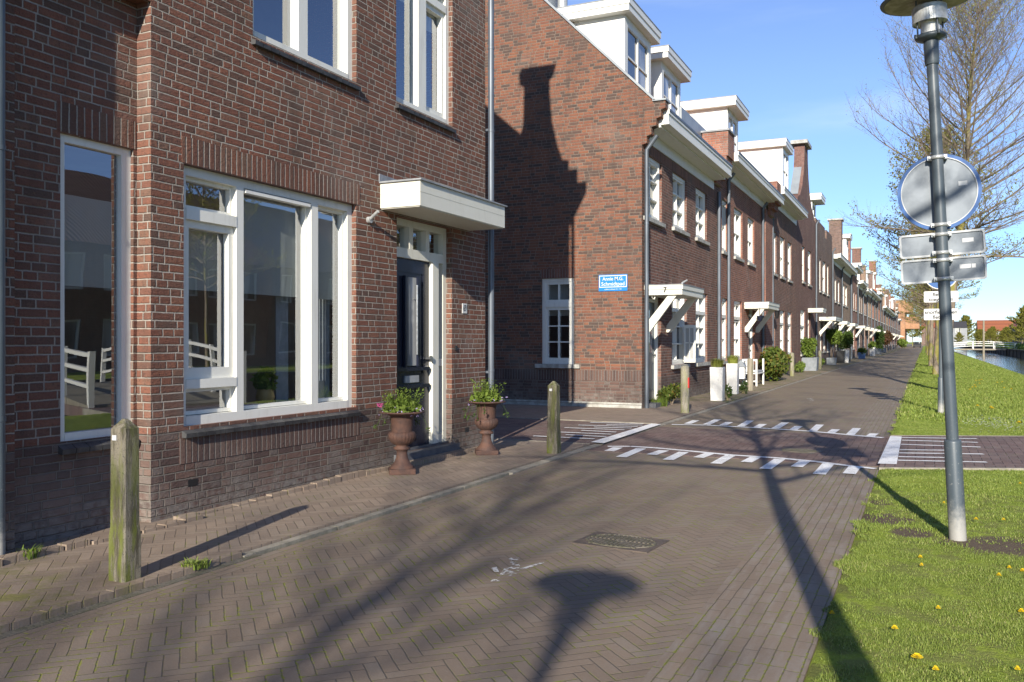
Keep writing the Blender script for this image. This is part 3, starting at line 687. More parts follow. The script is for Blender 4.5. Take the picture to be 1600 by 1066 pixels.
# ================================================================ windows
def window(parent, pl, u0, u1, z0, z1, mull=(), trans=(), cols=1, rows=1, inset=0.09, fw=0.07, glass='glass', blind=None, sill='sill', frame='white',
           sash=True, name='window', sill_out=0.05, sill_ext=0.02, dep=0.09, mw=0.06, label=None):
    f = MB(); d0, d1 = -inset - dep, -inset
    f.pb(pl, u0, u0 + fw, z0, z1, d0, d1); f.pb(pl, u1 - fw, u1, z0, z1, d0, d1)
    f.pb(pl, u0 + fw, u1 - fw, z0, z0 + fw, d0, d1 + 0.004); f.pb(pl, u0 + fw, u1 - fw, z1 - fw, z1, d0, d1)
    for (ua, ub) in mull: f.pb(pl, ua, ub, z0 + fw, z1 - fw, d0, d1 + 0.003)
    for (ua, ub, za, zb) in trans: f.pb(pl, ua, ub, za, zb, d0, d1 + 0.006)
    if cols > 1 or rows > 1:
        a, c, e, g_ = u0 + fw, u1 - fw, z0 + fw, z1 - fw
        for i in range(1, cols): x = a + (c - a) * i / cols; f.pb(pl, x - 0.016, x + 0.016, e, g_, d0 + 0.02, d1 - 0.025)
        for j in range(1, rows): zz = e + (g_ - e) * j / rows; f.pb(pl, a, c, zz - 0.016, zz + 0.016, d0 + 0.022, d1 - 0.023)
        if sash:
            s_ = 0.045
            f.pb(pl, a, a + s_, e, g_, d0 + 0.01, d1 - 0.018); f.pb(pl, c - s_, c, e, g_, d0 + 0.01, d1 - 0.018)
            f.pb(pl, a + s_, c - s_, e, e + s_, d0 + 0.01, d1 - 0.018); f.pb(pl, a + s_, c - s_, g_ - s_, g_, d0 + 0.01, d1 - 0.018)
    w = f.build(name, frame, parent, label)
    g = MB(); d = -inset - dep * 0.72
    g.face([pl(u0 + 0.01, z0 + 0.01, d), pl(u1 - 0.01, z0 + 0.01, d), pl(u1 - 0.01, z1 - 0.01, d), pl(u0 + 0.01, z1 - 0.01, d)]); g.build('pane', glass, w)
    if sill:
        s_ = MB()
        if sill == 'sill':                     # glazed tiles laid on edge, sloping out
            n = max(1, int((u1 - u0 + 2 * sill_ext) / 0.105)); st = (u1 - u0 + 2 * sill_ext) / n
            for k in range(n):
                a = u0 - sill_ext + k * st + 0.003; c = a + st - 0.006
                p = [pl(a, z0 - 0.005, -inset), pl(a, z0 - 0.05, sill_out), pl(a, z0 - 0.085, sill_out - 0.006), pl(a, z0 - 0.08, -inset)]
                q = [pl(c, z0 - 0.005, -inset), pl(c, z0 - 0.05, sill_out), pl(c, z0 - 0.085, sill_out - 0.006), pl(c, z0 - 0.08, -inset)]
                s_.mesh(p + q, [(0, 1, 2, 3), (7, 6, 5, 4), (0, 4, 5, 1), (1, 5, 6, 2), (2, 6, 7, 3), (3, 7, 4, 0)])
        else: s_.pb(pl, u0 - sill_ext, u1 + sill_ext, z0 - 0.085, z0 - 0.002, -inset, sill_out)
        s_.build('sill', sill, w)
    if blind:
        m = MB()
        for (ua, ub, za, zb) in blind:
            n = max(2, int((ub - ua) / 0.06)); dd = -inset - dep - 0.015
            for k in range(n):
                a = ua + (ub - ua) * k / n; c = ua + (ub - ua) * (k + 1) / n
                w1 = 0.006 * math.sin(k * 1.3); w2 = 0.006 * math.sin((k + 1) * 1.3)
                m.face([pl(a, za, dd + w1), pl(c, za, dd + w2), pl(c, zb, dd + w2), pl(a, zb, dd + w1)], True)
        m.build('blind', 'blind', w)
    return w
def soldier(parent, pl, u0, u1, z0, mat='s69', h=0.21, d=0.004, name='brick_lintel'):
    m = MB(); m.pb(pl, u0, u1, z0, z0 + h, -0.088, d); return m.build(name, mat, parent)

# ================================================================ near house (number 69)
X0 = -5.3
YC, YE = 4.84, 10.42
H = thing('brick_house', 'red brown brick house nearest the camera with the number 69 beside its dark door', 'house', (X0, YC, 0))
e = E(X0); eR = E(X0 - 0.145)
W1 = (YF(287, X0), YF(556.5, X0), 0.725, 2.81)
WU1 = (5.02, YF(557, X0), 4.07, 5.75); WU2 = (YF(619, X0), YF(707, X0), 4.07, 5.75)
DR = (YF(620, X0), YF(706, X0), 0.15, 2.80)
WR = (YF(90.5, X0 - 0.17), YF(208.5, X0 - 0.145), 0.70, 2.86)
WU1 = (YF(395, X0), WU1[1], WU1[2], WU1[3])
m = MB()
m.wall(e, YC, YE - .3005, 0, 7.75, [W1, WU1, WU2, DR], 0.32)
m.wall(eR, 3.745, YC - 0.001, 0, 3.97, [WR], 0.2)
m.wall(e, YC - 3.2, YC - 0.001, 3.975, 7.75, [], 0.32)
m.wall(e, 1.2, 3.742, 0, 3.974, [], 0.36)
m.build('wall', 'b69', H)
# side wall towards the path with the stepped and curved gable that throws its shadow on the next house
prof = [(X0, 0), (X0, 7.55), (-5.12, 7.62), (-5.12, 7.90), (-5.32, 7.90), (-5.32, 8.10), (-5.46, 8.12), (-5.58, 8.45), (-5.70, 8.95), (-5.76, 9.60), (-5.76, 9.95), (-5.66, 10.0), (-5.60, 10.2), (-6.42, 10.2), (-6.40, 9.95), (-6.30, 9.9), (-6.32, 9.1), (-6.42, 8.75), (-10.2, 12.0), (-15.1, 7.8), (-15.1, 0)]
prof = [(x, z) for x, z in prof]
m = MB(); m.xz(prof, YE - 0.30, YE); m.build('gable_wall', 'b69', H)
m = MB(); m.xz([(-5.05, 7.75), (-10.2, 12.2), (-15.2, 7.75), (-15.2, 7.55), (-10.2, 12.0), (-5.3, 7.76)], -4.0, YE - 0.32); m.build('roof', 'tile_orange', H)
m = MB(); m.box(-5.29, -4.85, -3.9, YE - 0.31, 7.50, 7.74); m.build('gutter', 'white', H)
m = MB(); m.box(-15.1, -14.8, -3.9, YE - 0.31, 0, 7.7); m.box(-14.8, X0 - 0.35, -4.0, -3.7, 0, 7.7); m.build('rear_wall', 'b69', H)
m = MB()
m.box(-14.7, X0 - 0.325, -3.6, YE - 0.32, 0.02, 0.10); m.build('floor', 'floorwood', H)
m = MB(); m.box(-14.7, X0 - 0.325, -3.6, YE - 0.32, 3.0, 3.3); m.box(-14.7, X0 - 0.325, -3.6, YE - 0.32, 6.4, 6.5); m.box(-9.3, -9.2, -3.6, YE - 0.32, 0.1, 3.0); m.box(-8.3, -8.2, -3.6, YE - 0.32, 3.3, 6.4)
m.box(-9.2, X0 - 0.33, 7.9, 8.0, 0.1, 3.0); m.build('interior_wall', 'plaster', H)
# ground floor window
tz = lambda y: ZF(X0 - 0.05, 5.2, y)
uA, uB = YF(368.5, X0 - .06), YF(379.5, X0 - .06); uC, uD = YF(485.5, X0 - .06), YF(496, X0 - .06)
w = window(H, e, *W1, mull=[(uA, uB), (uC, uD)], inset=0.055, fw=0.075, dep=0.13,
           trans=[(W1[0] + .075, uA, 2.385, 2.475), (W1[0] + .075, uA, 1.02, 1.095)],
           blind=[(W1[0] + .13, uA - .06, 1.83, 2.35), (uB + .03, uC - .03, 1.83, 2.70), (uD + .03, W1[1] - .1, 1.83, 2.70)])
m = MB()                                      # opening sash in the left bay, sash rims elsewhere
a, c, g0, g1 = W1[0] + .0751, uA - .001, 1.096, 2.384
for q in [(a, a + .06, g0, g1), (c - .06, c, g0, g1), (a + .06, c - .06, g0, g0 + .09), (a + .06, c - .06, g1 - .06, g1)]: m.pb(e, *q, -0.145, -0.085)
for (a, c, g0, g1) in [(W1[0] + .0751, uA - .001, 2.476, W1[3] - .076), (uB + .001, uC - .001, W1[2] + .08, W1[3] - .076), (uD + .001, W1[1] - .0751, W1[2] + .08, W1[3] - .076), (W1[0] + .0751, uA - .001, W1[2] + .08, 1.019)]:
    for q in [(a, a + .025, g0, g1), (c - .025, c, g0, g1), (a + .025, c - .025, g0, g0 + .03), (a + .025, c - .025, g1 - .03, g1)]: m.pb(e, *q, -0.15, -0.105)
m.build('sash', 'white', w)
m = MB(); m.pb(e, uB + .02, uC - .02, W1[3] - .115, W1[3] - .085, -0.10, -0.045); m.build('blind_rail', 'white2', w)
m = MB()
for (ca, cb) in ((uD + .30, W1[1] - .05), (uC - .22, uC - .04)):
    for k in range(8): a0 = ca + (cb - ca) * k / 8; a1 = ca + (cb - ca) * (k + 1) / 8; m.face([e(a0, .82, -.30 - .03 * (k % 2)), e(a1, .82, -.30 - .03 * ((k + 1) % 2)), e(a1, 2.72, -.30 - .03 * ((k + 1) % 2)), e(a0, 2.72, -.30 - .03 * (k % 2))], True)
m.build('curtain', 'cushion', w)
soldier(H, e, W1[0] - 0.02, W1[1] + 0.06, W1[3] + 0.005)
m = MB(); m.pb(e, W1[0], W1[1], W1[3] - 0.001, W1[3] + 0.004, -0.09, 0.003); m.build('lintel_edge', 'rust', H)
soldier(H, e, YC + 0.28, W1[1] + 0.05, 0.435, 'sPl', 0.20)
# recess window
window(H, eR, *WR, inset=0.03, fw=0.055, dep=0.05, mull=[(YF(190, X0 - .17), WR[1] - 0.054)], blind=[(WR[0] + .1, WR[1] - .12, 1.80, 2.45)], label='tall single window with a white blind in the shaded recess')
soldier(H, eR, WR[0] - 0.03, YC - 0.01, WR[3] + 0.005)
# upper windows
umA = YF(467, X0 - .05); umB = YF(481, X0 - .05)
w = window(H, e, *WU1, mull=[(umA, umB)], inset=0.055, fw=0.075, dep=0.13, blind=[(WU1[0] + .1, umA - .03, 5.1, 5.7)])
u2 = YF(654, X0 - .05); u3 = YF(666, X0 - .05)
w = window(H, e, *WU2, mull=[(u2, u3)], inset=0.055, fw=0.075, dep=0.13, trans=[(u3, WU2[1] - .075, 5.45, 5.54)], blind=[(WU2[0] + .1, u2 - .02, 5.35, 5.7), (u3 + .02, WU2[1] - .1, 5.2, 5.7)])
m = MB(); a, c = u3 + .001, WU2[1] - .0751
for q in [(a, a + .05, 4.146, 5.449), (c - .05, c, 4.146, 5.449), (a + .05, c - .05, 4.146, 4.21), (a + .05, c - .05, 5.39, 5.449)]: m.pb(e, *q, -0.145, -0.08)
m.build('sash', 'white', w)
# door set: frame, fanlight with three panes, navy door, side light
m = MB()
dz = 2.36
dm = YF(676.5, X0 - .06); dm2 = YF(685.5, X0 - .06)
m.pb(e, DR[0], DR[0] + .06, DR[2], DR[3], -0.21, -0.08); m.pb(e, DR[1] - .08, DR[1], DR[2], DR[3], -0.21, -0.08)
m.pb(e, DR[0] + .06, DR[1] - .08, DR[3] - .08, DR[3], -0.21, -0.081); m.pb(e, DR[0] + .06, DR[1] - .08, dz, dz + .11, -0.21, -0.077)
f1 = DR[0] + .06; span = DR[1] - .08 - f1
for k in (1, 2): x = f1 + span * k / 3; m.pb(e, x - .04, x + .04, dz + .11, DR[3] - .08, -0.205, -0.079)
m.pb(e, dm, dm2, DR[2] + .02, dz, -0.205, -0.06)
m.pb(e, dm2, DR[1] - .08, 1.10, 1.19, -0.20, -0.09); m.pb(e, dm2, DR[1] - .08, DR[2] + .02, DR[2] + .12, -0.20, -0.085)
fr = m.build('door_frame', 'cream', H)
m = MB(); m.face([e(f1, dz + .1, -.15), e(DR[1] - .07, dz + .1, -.15), e(DR[1] - .07, DR[3] - .07, -.15), e(f1, DR[3] - .07, -.15)])
m.face([e(dm2, .2, -.15), e(DR[1] - .07, .2, -.15), e(DR[1] - .07, dz, -.15), e(dm2, dz, -.15)]); m.build('pane', 'glass', fr)
m = MB(); eD = E(X0 + .035); a, c = DR[0] + .062, dm - .002
m.pb(eD, a, c, DR[2] + .02, 1.02, -0.20, -0.15); m.pb(eD, a, c, 1.02, dz - .002, -0.20, -0.16)
ODZ = 1
for q in [(a, a + .14), (c - .14, c)]: m.pb(eD, *q, 1.02, dz - .002, -0.159, -0.15)
m.pb(eD, a + .14, c - .14, dz - .16, dz - .002, -0.159, -0.15)
m.pb(eD, a + .02, c - .05, 1.06, 1.10, -0.149, -0.105); m.pb(eD, a + .02, c - .05, .86, .90, -0.149, -0.105)
mid = (a + c) / 2
m.pb(eD, mid - .16, mid - .12, 1.11, dz - .20, -0.149, -0.12); m.pb(eD, mid + .12, mid + .16, 1.11, dz - .20, -0.149, -0.12)
m.pb(eD, mid - .06, mid + .06, .25, .84, -0.149, -0.135)
door = m.build('door', 'navy', H)
m = MB(); m.face([eD(mid - .12, 1.12, -.148), eD(mid + .12, 1.12, -.148), eD(mid + .12, dz - .21, -.148), eD(mid - .12, dz - .21, -.148)]); m.build('door_glass', 'dglass', door)
m = MB(); hx = c - .07
m.tube([eD(hx, 1.20, -.15), eD(hx, 1.20, -.09)], .014, 12); m.tube([eD(hx, 1.20, -.09), eD(hx, 1.20, -.07)], .032, 14); m.build('handle', 'steel', door); m = MB(); m.tube([eD(hx, 1.09, -.15), eD(hx, 1.09, -.135)], .026, 12); m.build('lock', 'steel', door)
m = MB(); m.pb(eD, mid - .15, mid + .15, .925, 1.005, -.149, -.128); m.build('letterbox', 'alu_edge', door)
m = MB(); m.tube([eD(mid + .06, 1.25, -.10), eD(mid + .06, dz - .3, -.10)], .012, 10); m.tube([eD(mid + .06, 1.9, -.149), eD(mid + .06, 1.9, -.10)], .008, 8); m.build('pull_bar', 'steel', door)
m = MB(); m.pb(e, DR[0] - .06, DR[1] + .02, 0.03, .148, -0.05, .10); m.pb(e, DR[0] + .001, DR[1] - .001, .1, DR[2] + .018, -0.26, -.051); m.build('doorstep', 'step', H)
m = MB(); m.pb(e, DR[0] - .10, DR[1] + .1, 0.03, .075, .101, .22); m.build('threshold_bricks', 'pave', H)
# canopy
cy0, cy1 = 7.93, 9.98
m = MB(); m.box(X0 + .001, -4.80, cy0, cy1, 2.835, 2.975); m.box(X0 + .001, -4.803, cy0 + .003, cy1 - .003, 2.975, 2.981); m.box(X0 + .001, -4.80, cy0, cy1, 2.981, 3.10)
m.box(X0 + .001, -4.815, cy0 + .015, cy1 - .015, 2.825, 2.8345)
cp = m.build('canopy', 'cream', H)
m = MB(); m.box(X0 + .001, -4.775, cy0 - .025, cy1 + .025, 3.101, 3.118); m.build('canopy_top', 'lead', cp)
m = MB(); m.yz([(cy0 - .03, 3.118), (cy0 - .03, 3.20), (cy1 + .02, 3.16), (cy1 + .02, 3.118)], X0 + .001, X0 + .012); m.build('flashing', 'lead', cp)
# number plate, wall light, bell, drain pipe, vent brick
m = MB(); uu = YF(725.5, X0); m.pb(e, uu - .06, uu + .06, 1.76, 1.885, 0.0005, .008); pt_ = m.build('number_plate', 'sign_white', H)
txt(pt_, '69', e, uu, 1.823, .115, 'ink', d=.0095, bold=0.0005, wscale=0.72)
m = MB(); ul = YF(575, X0); m.tube([e(ul, 2.68, 0), e(ul, 2.68, .04)], .035, 14); m.tube([e(ul, 2.69, .03), e(ul - .02, 2.76, .14)], .018, 12); m.build('wall_light', 'galv', H)
m = MB(); ub = YF(709, X0); m.pb(e, ub + .02, ub + .06, 1.29, 1.35, 0, .02); m.build('doorbell', 'black', H)
m = MB(); m.tube([(-5.24, YE + .055, 0.0), (-5.24, YE + .055, 7.5)], .04, 14)
for z_ in (1.0, 2.9, 4.2, 5.3): m.lathe([(.044, z_), (.044, z_ + .03)], -5.24, YE + .055, 14)
for z_ in (.98, 4.21): m.box(-5.33, -5.24, YE + .02, YE + .03, z_, z_ + .03)
m.build('rain_pipe', 'zinc', H)
m = MB(); uv = YF(301, X0); m.pb(e, uv - .05, uv + .05, .245, .30, -0.02, .003); m.build('vent', 'black', H); m = MB(); m.pb(e, 9.85, 9.95, .245, .30, -.02, .003); m.build('vent', 'black', H)
# the pier and pipe of the neighbour at the left edge
N = thing('neighbour_pipe', 'dark grey rain pipe at the very left edge of the picture', 'rain pipe', (X0 + .046, 3.60, 0))
m = MB(); m.tube([(X0 + .046, 3.60, 0.03), (X0 + .046, 3.60, 7.4)], .040, 14)
for z_ in (.9, 2.6): m.lathe([(.0445, z_), (.0445, z_ + .03)], X0 + .046, 3.60, 14)
m.build('pipe', 'post', N)
m = MB(); m.box(X0 + .001, X0 + .06, 3.55, 3.65, 1.9, 1.93); m.build('pipe_clamp', 'black', N)
# things seen through the window
def pot_plant(loc, label, mat='yellowcer', r=.09, h=.15, seed=1):
    t = thing('potted_plant', label, 'potted plant', loc)
    m = MB(); m.lathe([(r * .7, loc[2]), (r, loc[2] + h * .5), (r * .8, loc[2] + h)], loc[0], loc[1], 16); m.build('pot', mat, t)
    m = MB(); leaves(m, (loc[0], loc[1], loc[2] + h + .09), (.11, .11, .11), 140, .05, random.Random(seed)); m.build('foliage', 'leaf_bright', t)
pot_plant((X0 - .36, YF(437, X0) + .22, .80), 'yellow pot with a green plant behind the middle pane of the large window')
m = MB(); m.box(X0 - .7, X0 - .33, W1[0], W1[1], .70, .80); m.build('window_board', 'white2', H)
m = MB(); uq = YF(520, X0) + .2; m.pb(E(X0 - .30), uq - .07, uq + .07, .80, 1.0, -.02, 0); tag(m.build('ceramic_plaque', 'zinclight'), 'small grey plaque leaning inside the right pane of the large window', 'plaque')

# ================================================================ side street house (number 7) and the row behind it
def gutter_box(parent, y0, y1, z0, z1, x1=-4.75, xw=-5.25, label=None):
    m = MB(); m.box(xw + .002, x1, y0, y1, z0, z0 + .02); m.box(x1 - .03, x1, y0, y1, z0 + .02, z1); m.box(xw + .3, x1 - .03, y0, y1, z1 - .05, z1 - .03)
    m.box(x1, x1 + .02, y0 + .002, y1 - .002, z1 - .10, z1 - .002)
    m.box(xw + .031, x1 - .031, y0 + .002, y0 + .03, z0 + .021, z1 - .051); m.box(xw + .031, x1 - .031, y1 - .03, y1 - .002, z0 + .021, z1 - .051); m.box(xw + .002, xw + .03, y0, y1, z0 - .30, z0 - .001); m.box(xw + .031, x1 - .16, y0, y1, z0 - .05, z0 - .001); m.box(x1 - .0305, x1 + .012, y0 + .001, y1 - .001, z0 + .002, z0 + .05)
    g = m.build('gutter', 'white', parent, label)
    m = MB(); m.box(x1 + .0205, x1 + .032, y0, y1, z1 - .045, z1 + .006); m.box(x1 - .03, x1 + .02, y0, y1, z1 + .001, z1 + .006); m.build('gutter_trim', 'zinc', g); return g
def dormer(parent, xf, y0, y1, z0, z1, xb=-8.2, slab=0.27, ov=0.30, cols=2):
    m = MB(); m.box(xb, xf, y0, y0 + .08, z0, z1); m.box(xb, xf, y1 - .08, y1, z0, z1)
    m.box(xf - .06, xf, y0 + .08, y0 + .2, z0, z1); m.box(xf - .06, xf, y1 - .2, y1 - .08, z0, z1); m.box(xf - .06, xf, y0 + .2, y1 - .2, z1 - .2, z1)
    d = m.build('dormer', 'white2', parent)
    m = MB(); m.box(xb, xf + ov, y0 - .22, y1 + .22, z1 + .001, z1 + slab * .5); m.box(xb, xf + ov + .02, y0 - .24, y1 + .24, z1 + slab * .5, z1 + slab); m.build('dormer_roof', 'white2', d)
    m = MB(); m.box(xb, xf + ov + .03, y0 - .25, y1 + .25, z1 + slab, z1 + slab + .02); m.build('dormer_capping', 'lead', d)
    pl = E(xf); m = MB(); a, c, g0, g1 = y0 + .2, y1 - .2, z0 + .05, z1 - .2
    for i in range(cols + 1): u = a + (c - a) * i / cols; m.pb(pl, u - .03, u + .03, g0, g1, -.05, -.005)
    for k in (0, .5, 1): zz = g0 + (g1 - g0) * k; m.pb(pl, a, c, zz - .02, zz + .02, -.049, -.012)
    m.build('dormer_window', 'white', d)
    m = MB(); m.face([pl(a, g0, -.04), pl(c, g0, -.04), pl(c, g1, -.04), pl(a, g1, -.04)]); m.build('dormer_pane', 'dglass', d)
    return d
def canopy(parent, y0, y1, zt, xo, xw=-5.25, th=.20, braces=True, num=None):
    m = MB(); m.box(xw + .001, xo, y0, y1, zt - th, zt - th * .45); m.box(xw + .001, xo + .02, y0 - .02, y1 + .02, zt - th * .45, zt)
    if braces:
        for yb in (y0 + .06, y1 - .14):
            m.xz([(xw + .002, zt - .95), (xw + .10, zt - .95), (xo - .12, zt - th), (xo - .30, zt - th), (xw + .002, zt - .80)], yb, yb + .08)
    c = m.build('canopy', 'cream', parent)
    m = MB(); m.box(xw + .001, xo + .03, y0 - .03, y1 + .03, zt + .001, zt + .015); m.build('canopy_top', 'lead', c)
    if num: txt(c, num, S(y0 - .02), xo - .35, zt - th * .5, .14, 'ink', d=.004, bold=.004)
    return c
def door(parent, pl, u0, u1, z0, z1, mat='grey_door', fan=.35):
    m = MB(); m.pb(pl, u0, u0 + .07, z0, z1, -.20, -.07); m.pb(pl, u1 - .07, u1, z0, z1, -.20, -.07); m.pb(pl, u0 + .07, u1 - .07, z1 - .07, z1, -.20, -.07)
    m.pb(pl, u0 + .07, u1 - .07, z1 - fan - .07, z1 - fan, -.20, -.068)
    fr = m.build('door_frame', 'white', parent)
    m = MB(); m.face([pl(u0 + .07, z1 - fan, -.15), pl(u1 - .07, z1 - fan, -.15), pl(u1 - .07, z1 - .07, -.15), pl(u0 + .07, z1 - .07, -.15)]); m.build('pane', 'dglass', fr)
    m = MB(); a, c, t_ = u0 + .072, u1 - .072, z1 - fan - .072
    m.pb(pl, a, c, z0 + .02, t_, -.17, -.13)
    for q in [(a + .1, c - .1, z0 + .2, z0 + .85), (a + .1, c - .1, z0 + 1.0, t_ - .12)]:
        for r in [(q[0], q[1], q[2], q[2] + .03), (q[0], q[1], q[3] - .03, q[3]), (q[0], q[0] + .03, q[2] + .03, q[3] - .03), (q[1] - .03, q[1], q[2] + .03, q[3] - .03)]: m.pb(pl, *r, -.129, -.115)
    d = m.build('door', mat, parent)
    m = MB(); m.face([pl(a + .14, z0 + 1.04, -.128), pl(c - .14, z0 + 1.04, -.128), pl(c - .14, t_ - .16, -.128), pl(a + .14, t_ - .16, -.128)]); m.build('door_glass', 'dglass', d)
    m = MB(); m.tube([pl(c - .06, z0 + 1.0, -.13), pl(c - .06, z0 + 1.0, -.08)], .012, 8); m.tube([pl(c - .06, z0 + 1.0, -.085), pl(c - .16, z0 + 1.0, -.085)], .01, 8); m.build('handle', 'steel', d)
def pipe(parent, x, y, z0, z1, r=.045, bend=None, mat='zinc'):
    m = MB(); pts = [(x, y, z0), (x, y, z1)]
    if bend: pts += [(x + bend[0] * .5, y, z1 + bend[1] * .5), (x + bend[0], y, z1 + bend[1])]
    m.tube(pts, r, 12)
    for z_ in (z0 + 1.9, z0 + 3.8): m.lathe([(r + .006, z_), (r + .006, z_ + .03)], x, y, 12)
    m.build('rain_pipe', mat, parent)
XW = -5.25; w7 = E(XW)
YG, Y7 = 17.41, 24.95
H7 = thing('brick_house', 'red brick corner house with the blue street sign on its side wall', 'house', (XW, YG, 0))
ops = [(YF(1007, XW), YF(1034, XW), 4.0, 5.33), (YF(1051, XW), YF(1073, XW), 4.04, 5.33), (YF(1087, XW), YF(1104.5, XW), 4.04, 5.33),
       (YG + .32, YF(1033, XW), .12, 2.62), (YF(1050, XW), YF(1073, XW), .86, 2.66), (YF(1087, XW), YF(1105, XW), .86, 2.66)]
m = MB(); m.wall(w7, YG + .2005, Y7, 0, 5.95, ops, .3); m.build('wall', 'b7f', H7)
# gable wall: lower part with the window opening, upper part as one outline
sg = S(YG); gw = (XG(846.5, YG), XG(897, YG), .92, 2.76)
m = MB(); m.wall(sg, -15.2, XW, 0, 5.40, [gw], .2)
poly = [(-15.2, 5.401), (XW, 5.401), (XW + .001, 5.44), (XW + .10, 5.47), (XW + .10, 5.61), (XW + .20, 5.64), (XW + .20, 5.78), (XW + .30, 5.81), (XW + .30, 5.95), (XW + .40, 5.98), (XW + .40, 6.12), (-4.76, 6.15), (-4.76, 6.30), (-4.98, 6.30), (-10.2, 11.55), (-15.2, 6.3)]
m.xz(poly, YG, YG + .2); m.build('gable_wall', 'b7g', H7)
m = MB()
def slopebox(m, a, b_, t0, t1, y0, y1):        # strip along a sloped edge in X,Z
    dx, dz = b_[0] - a[0], b_[1] - a[1]; l = math.hypot(dx, dz); nx, nz = -dz / l, dx / l
    if nz < 0: nx, nz = -nx, -nz
    m.xz([(a[0] + nx * t0, a[1] + nz * t0), (b_[0] + nx * t0, b_[1] + nz * t0), (b_[0] + nx * t1, b_[1] + nz * t1), (a[0] + nx * t1, a[1] + nz * t1)], y0, y1)
slopebox(m, (-4.99, 6.31), (-10.2, 11.55), .002, .045, YG - .035, YG + .36); m.box(-5.02, -4.74, YG - .035, YG + .36, 6.301, 6.335); m.build('coping', 'zinclight', H7)
# brick on edge under the coping
m = MB(); slopebox(m, (-5.02, 6.30), (-9.9, 11.2), -.20, -.002, YG - .004, YG + .02); m.build('gable_edge_bricks', 's7', H7) if False else None
window(H7, sg, *gw, inset=0.03, fw=.07, dep=.10, mull=[], trans=[(gw[0] + .07, gw[1] - .07, 2.14, 2.24)], glass='glass', sill='stone', sill_ext=.14, sill_out=.06, name='window', label='white side window half in shadow')
wnd = [o for o in COL.objects if o.name.startswith('window')][-1]
m = MB(); a, c = gw[0] + .071, gw[1] - .071
for (g0, g1, nr) in [(2.241, 2.689, 1), (.991, 2.139, 3)]:
    for q in [(a, a + .055, g0, g1), (c - .055, c, g0, g1), (a + .055, c - .055, g0, g0 + .06), (a + .055, c - .055, g1 - .06, g1)]: m.pb(sg, *q, -.10, -.045)
    m.pb(sg, (a + c) / 2 - .018, (a + c) / 2 + .018, g0 + .06, g1 - .06, -.095, -.055)
    for k in range(1, nr): zz = g0 + .06 + (g1 - g0 - .12) * k / nr; m.pb(sg, a + .055, c - .055, zz - .014, zz + .014, -.094, -.058)
m.build('sash', 'white', wnd)
m = MB(); m.face([sg(a, 1.96, -.2), sg(c, 1.96, -.2), sg(c, 2.7, -.2), sg(a, 2.7, -.2)]); m.build('blind', 'blind', wnd)
soldier(H7, sg, gw[0] - .02, gw[1] + .02, gw[3] + .004, 's7', .2)
m = MB(); m.pb(sg, -15.0, XW - .002, .585, .80, -.05, .004); m.build('plinth_bricks', 'sPl', H7)
m = MB(); m.pb(sg, -15.0, XW - .004, .10, .135, -.05, .012); m.pb(sg, -15.0, XW - .004, .0, .09, -.05, .03); m.build('plinth_foot', 'stone', H7)
m = MB(); m.box(-15.2, -14.9, YG + .3, Y7, 0, 6.2); m.build('rear_wall', 'b7f', H7)
m = MB(); m.box(-14.8, XW - .31, YG + .31, Y7, .0, .1); m.box(-14.8, XW - .31, YG + .31, Y7, 2.9, 3.2); m.box(-14.8, XW - .31, YG + .31, Y7, 5.6, 5.8); m.box(-9.1, -9.0, YG + .31, Y7, .1, 5.6)
m.box(-9, XW - .31, Y7 - .2, Y7 - .1, .1, 5.6); m.build('interior_wall', 'plaster', H7)
m = MB(); m.xz([(-4.95, 6.12), (-10.2, 11.4), (-15.2, 6.2), (-15.2, 6.0), (-10.2, 11.2), (-5.1, 6.1)], YG + .301, Y7); m.build('roof', 'tile_orange', H7)
gutter_box(H7, YG + .202, Y7 - .9 + .02, 5.86, 6.17)
soldier(H7, w7, YG + .21, Y7, 5.34, 's7', .20)
for i, q in enumerate(ops):
    if i == 3: door(H7, w7, *q, mat='grey_door', fan=.30); continue
    lo = i > 3
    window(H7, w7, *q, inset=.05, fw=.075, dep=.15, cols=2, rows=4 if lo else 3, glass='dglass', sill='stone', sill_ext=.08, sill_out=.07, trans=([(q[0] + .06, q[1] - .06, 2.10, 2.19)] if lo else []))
    if lo: soldier(H7, w7, q[0] - .02, q[1] + .02, q[3] + .004, 's7', .2)
m = MB(); q = ops[4]; m.pb(E(XW), q[0] + .02, q[1] + .25, .88, 1.75, .0, .05) if False else None
sh = MB(); q0 = ops[4]; pl = S(YF(1062, XW) + .2)
sh = MB()
for r in [(XW + .01, XW + .05, .90, 1.80), (XW + .24, XW + .29, .90, 1.80), (XW + .05, XW + .24, .90, .98), (XW + .05, XW + .24, 1.72, 1.80), (XW + .135, XW + .155, .98, 1.72), (XW + .05, XW + .24, 1.36, 1.385)]:
    sh.box(r[0], r[1], q0[1] - .32, q0[1] - .28, r[2], r[3])
sh.build('open_casement', 'white', H7)
sh = MB(); sh.box(XW + .04, XW + .25, q0[1] - .302, q0[1] - .298, .95, 1.75); sh.build('casement_pane', 'dglass', H7)
canopy(H7, YF(1008, XW) - .05, 19.42, 2.56, -4.46, num='7')
m = MB(); m.tube([(-4.62, 18.2, 2.58), (-4.62, 18.2, 2.63), (-4.55, 18.35, 2.70)], .02, 8); m.build('canopy_light', 'galv', H7)
m = MB(); m.pb(w7, YG + .25, ops[3][1] + .05, 0, .118, -.05, .22); m.build('doorstep', 'step', H7)
pipe(H7, XW + .065, YG + .12, .02, 5.35, .045, (.22, .28))
pipe(H7, XW + .09, YF(1123.5, XW + .09), .02, 5.55, .05)
dormer(H7, -5.80, 17.98, 19.95, 6.9, 8.40, ov=.16)
dormer(H7, -5.85, 21.05, 22.9, 6.9, 8.30, ov=.22)
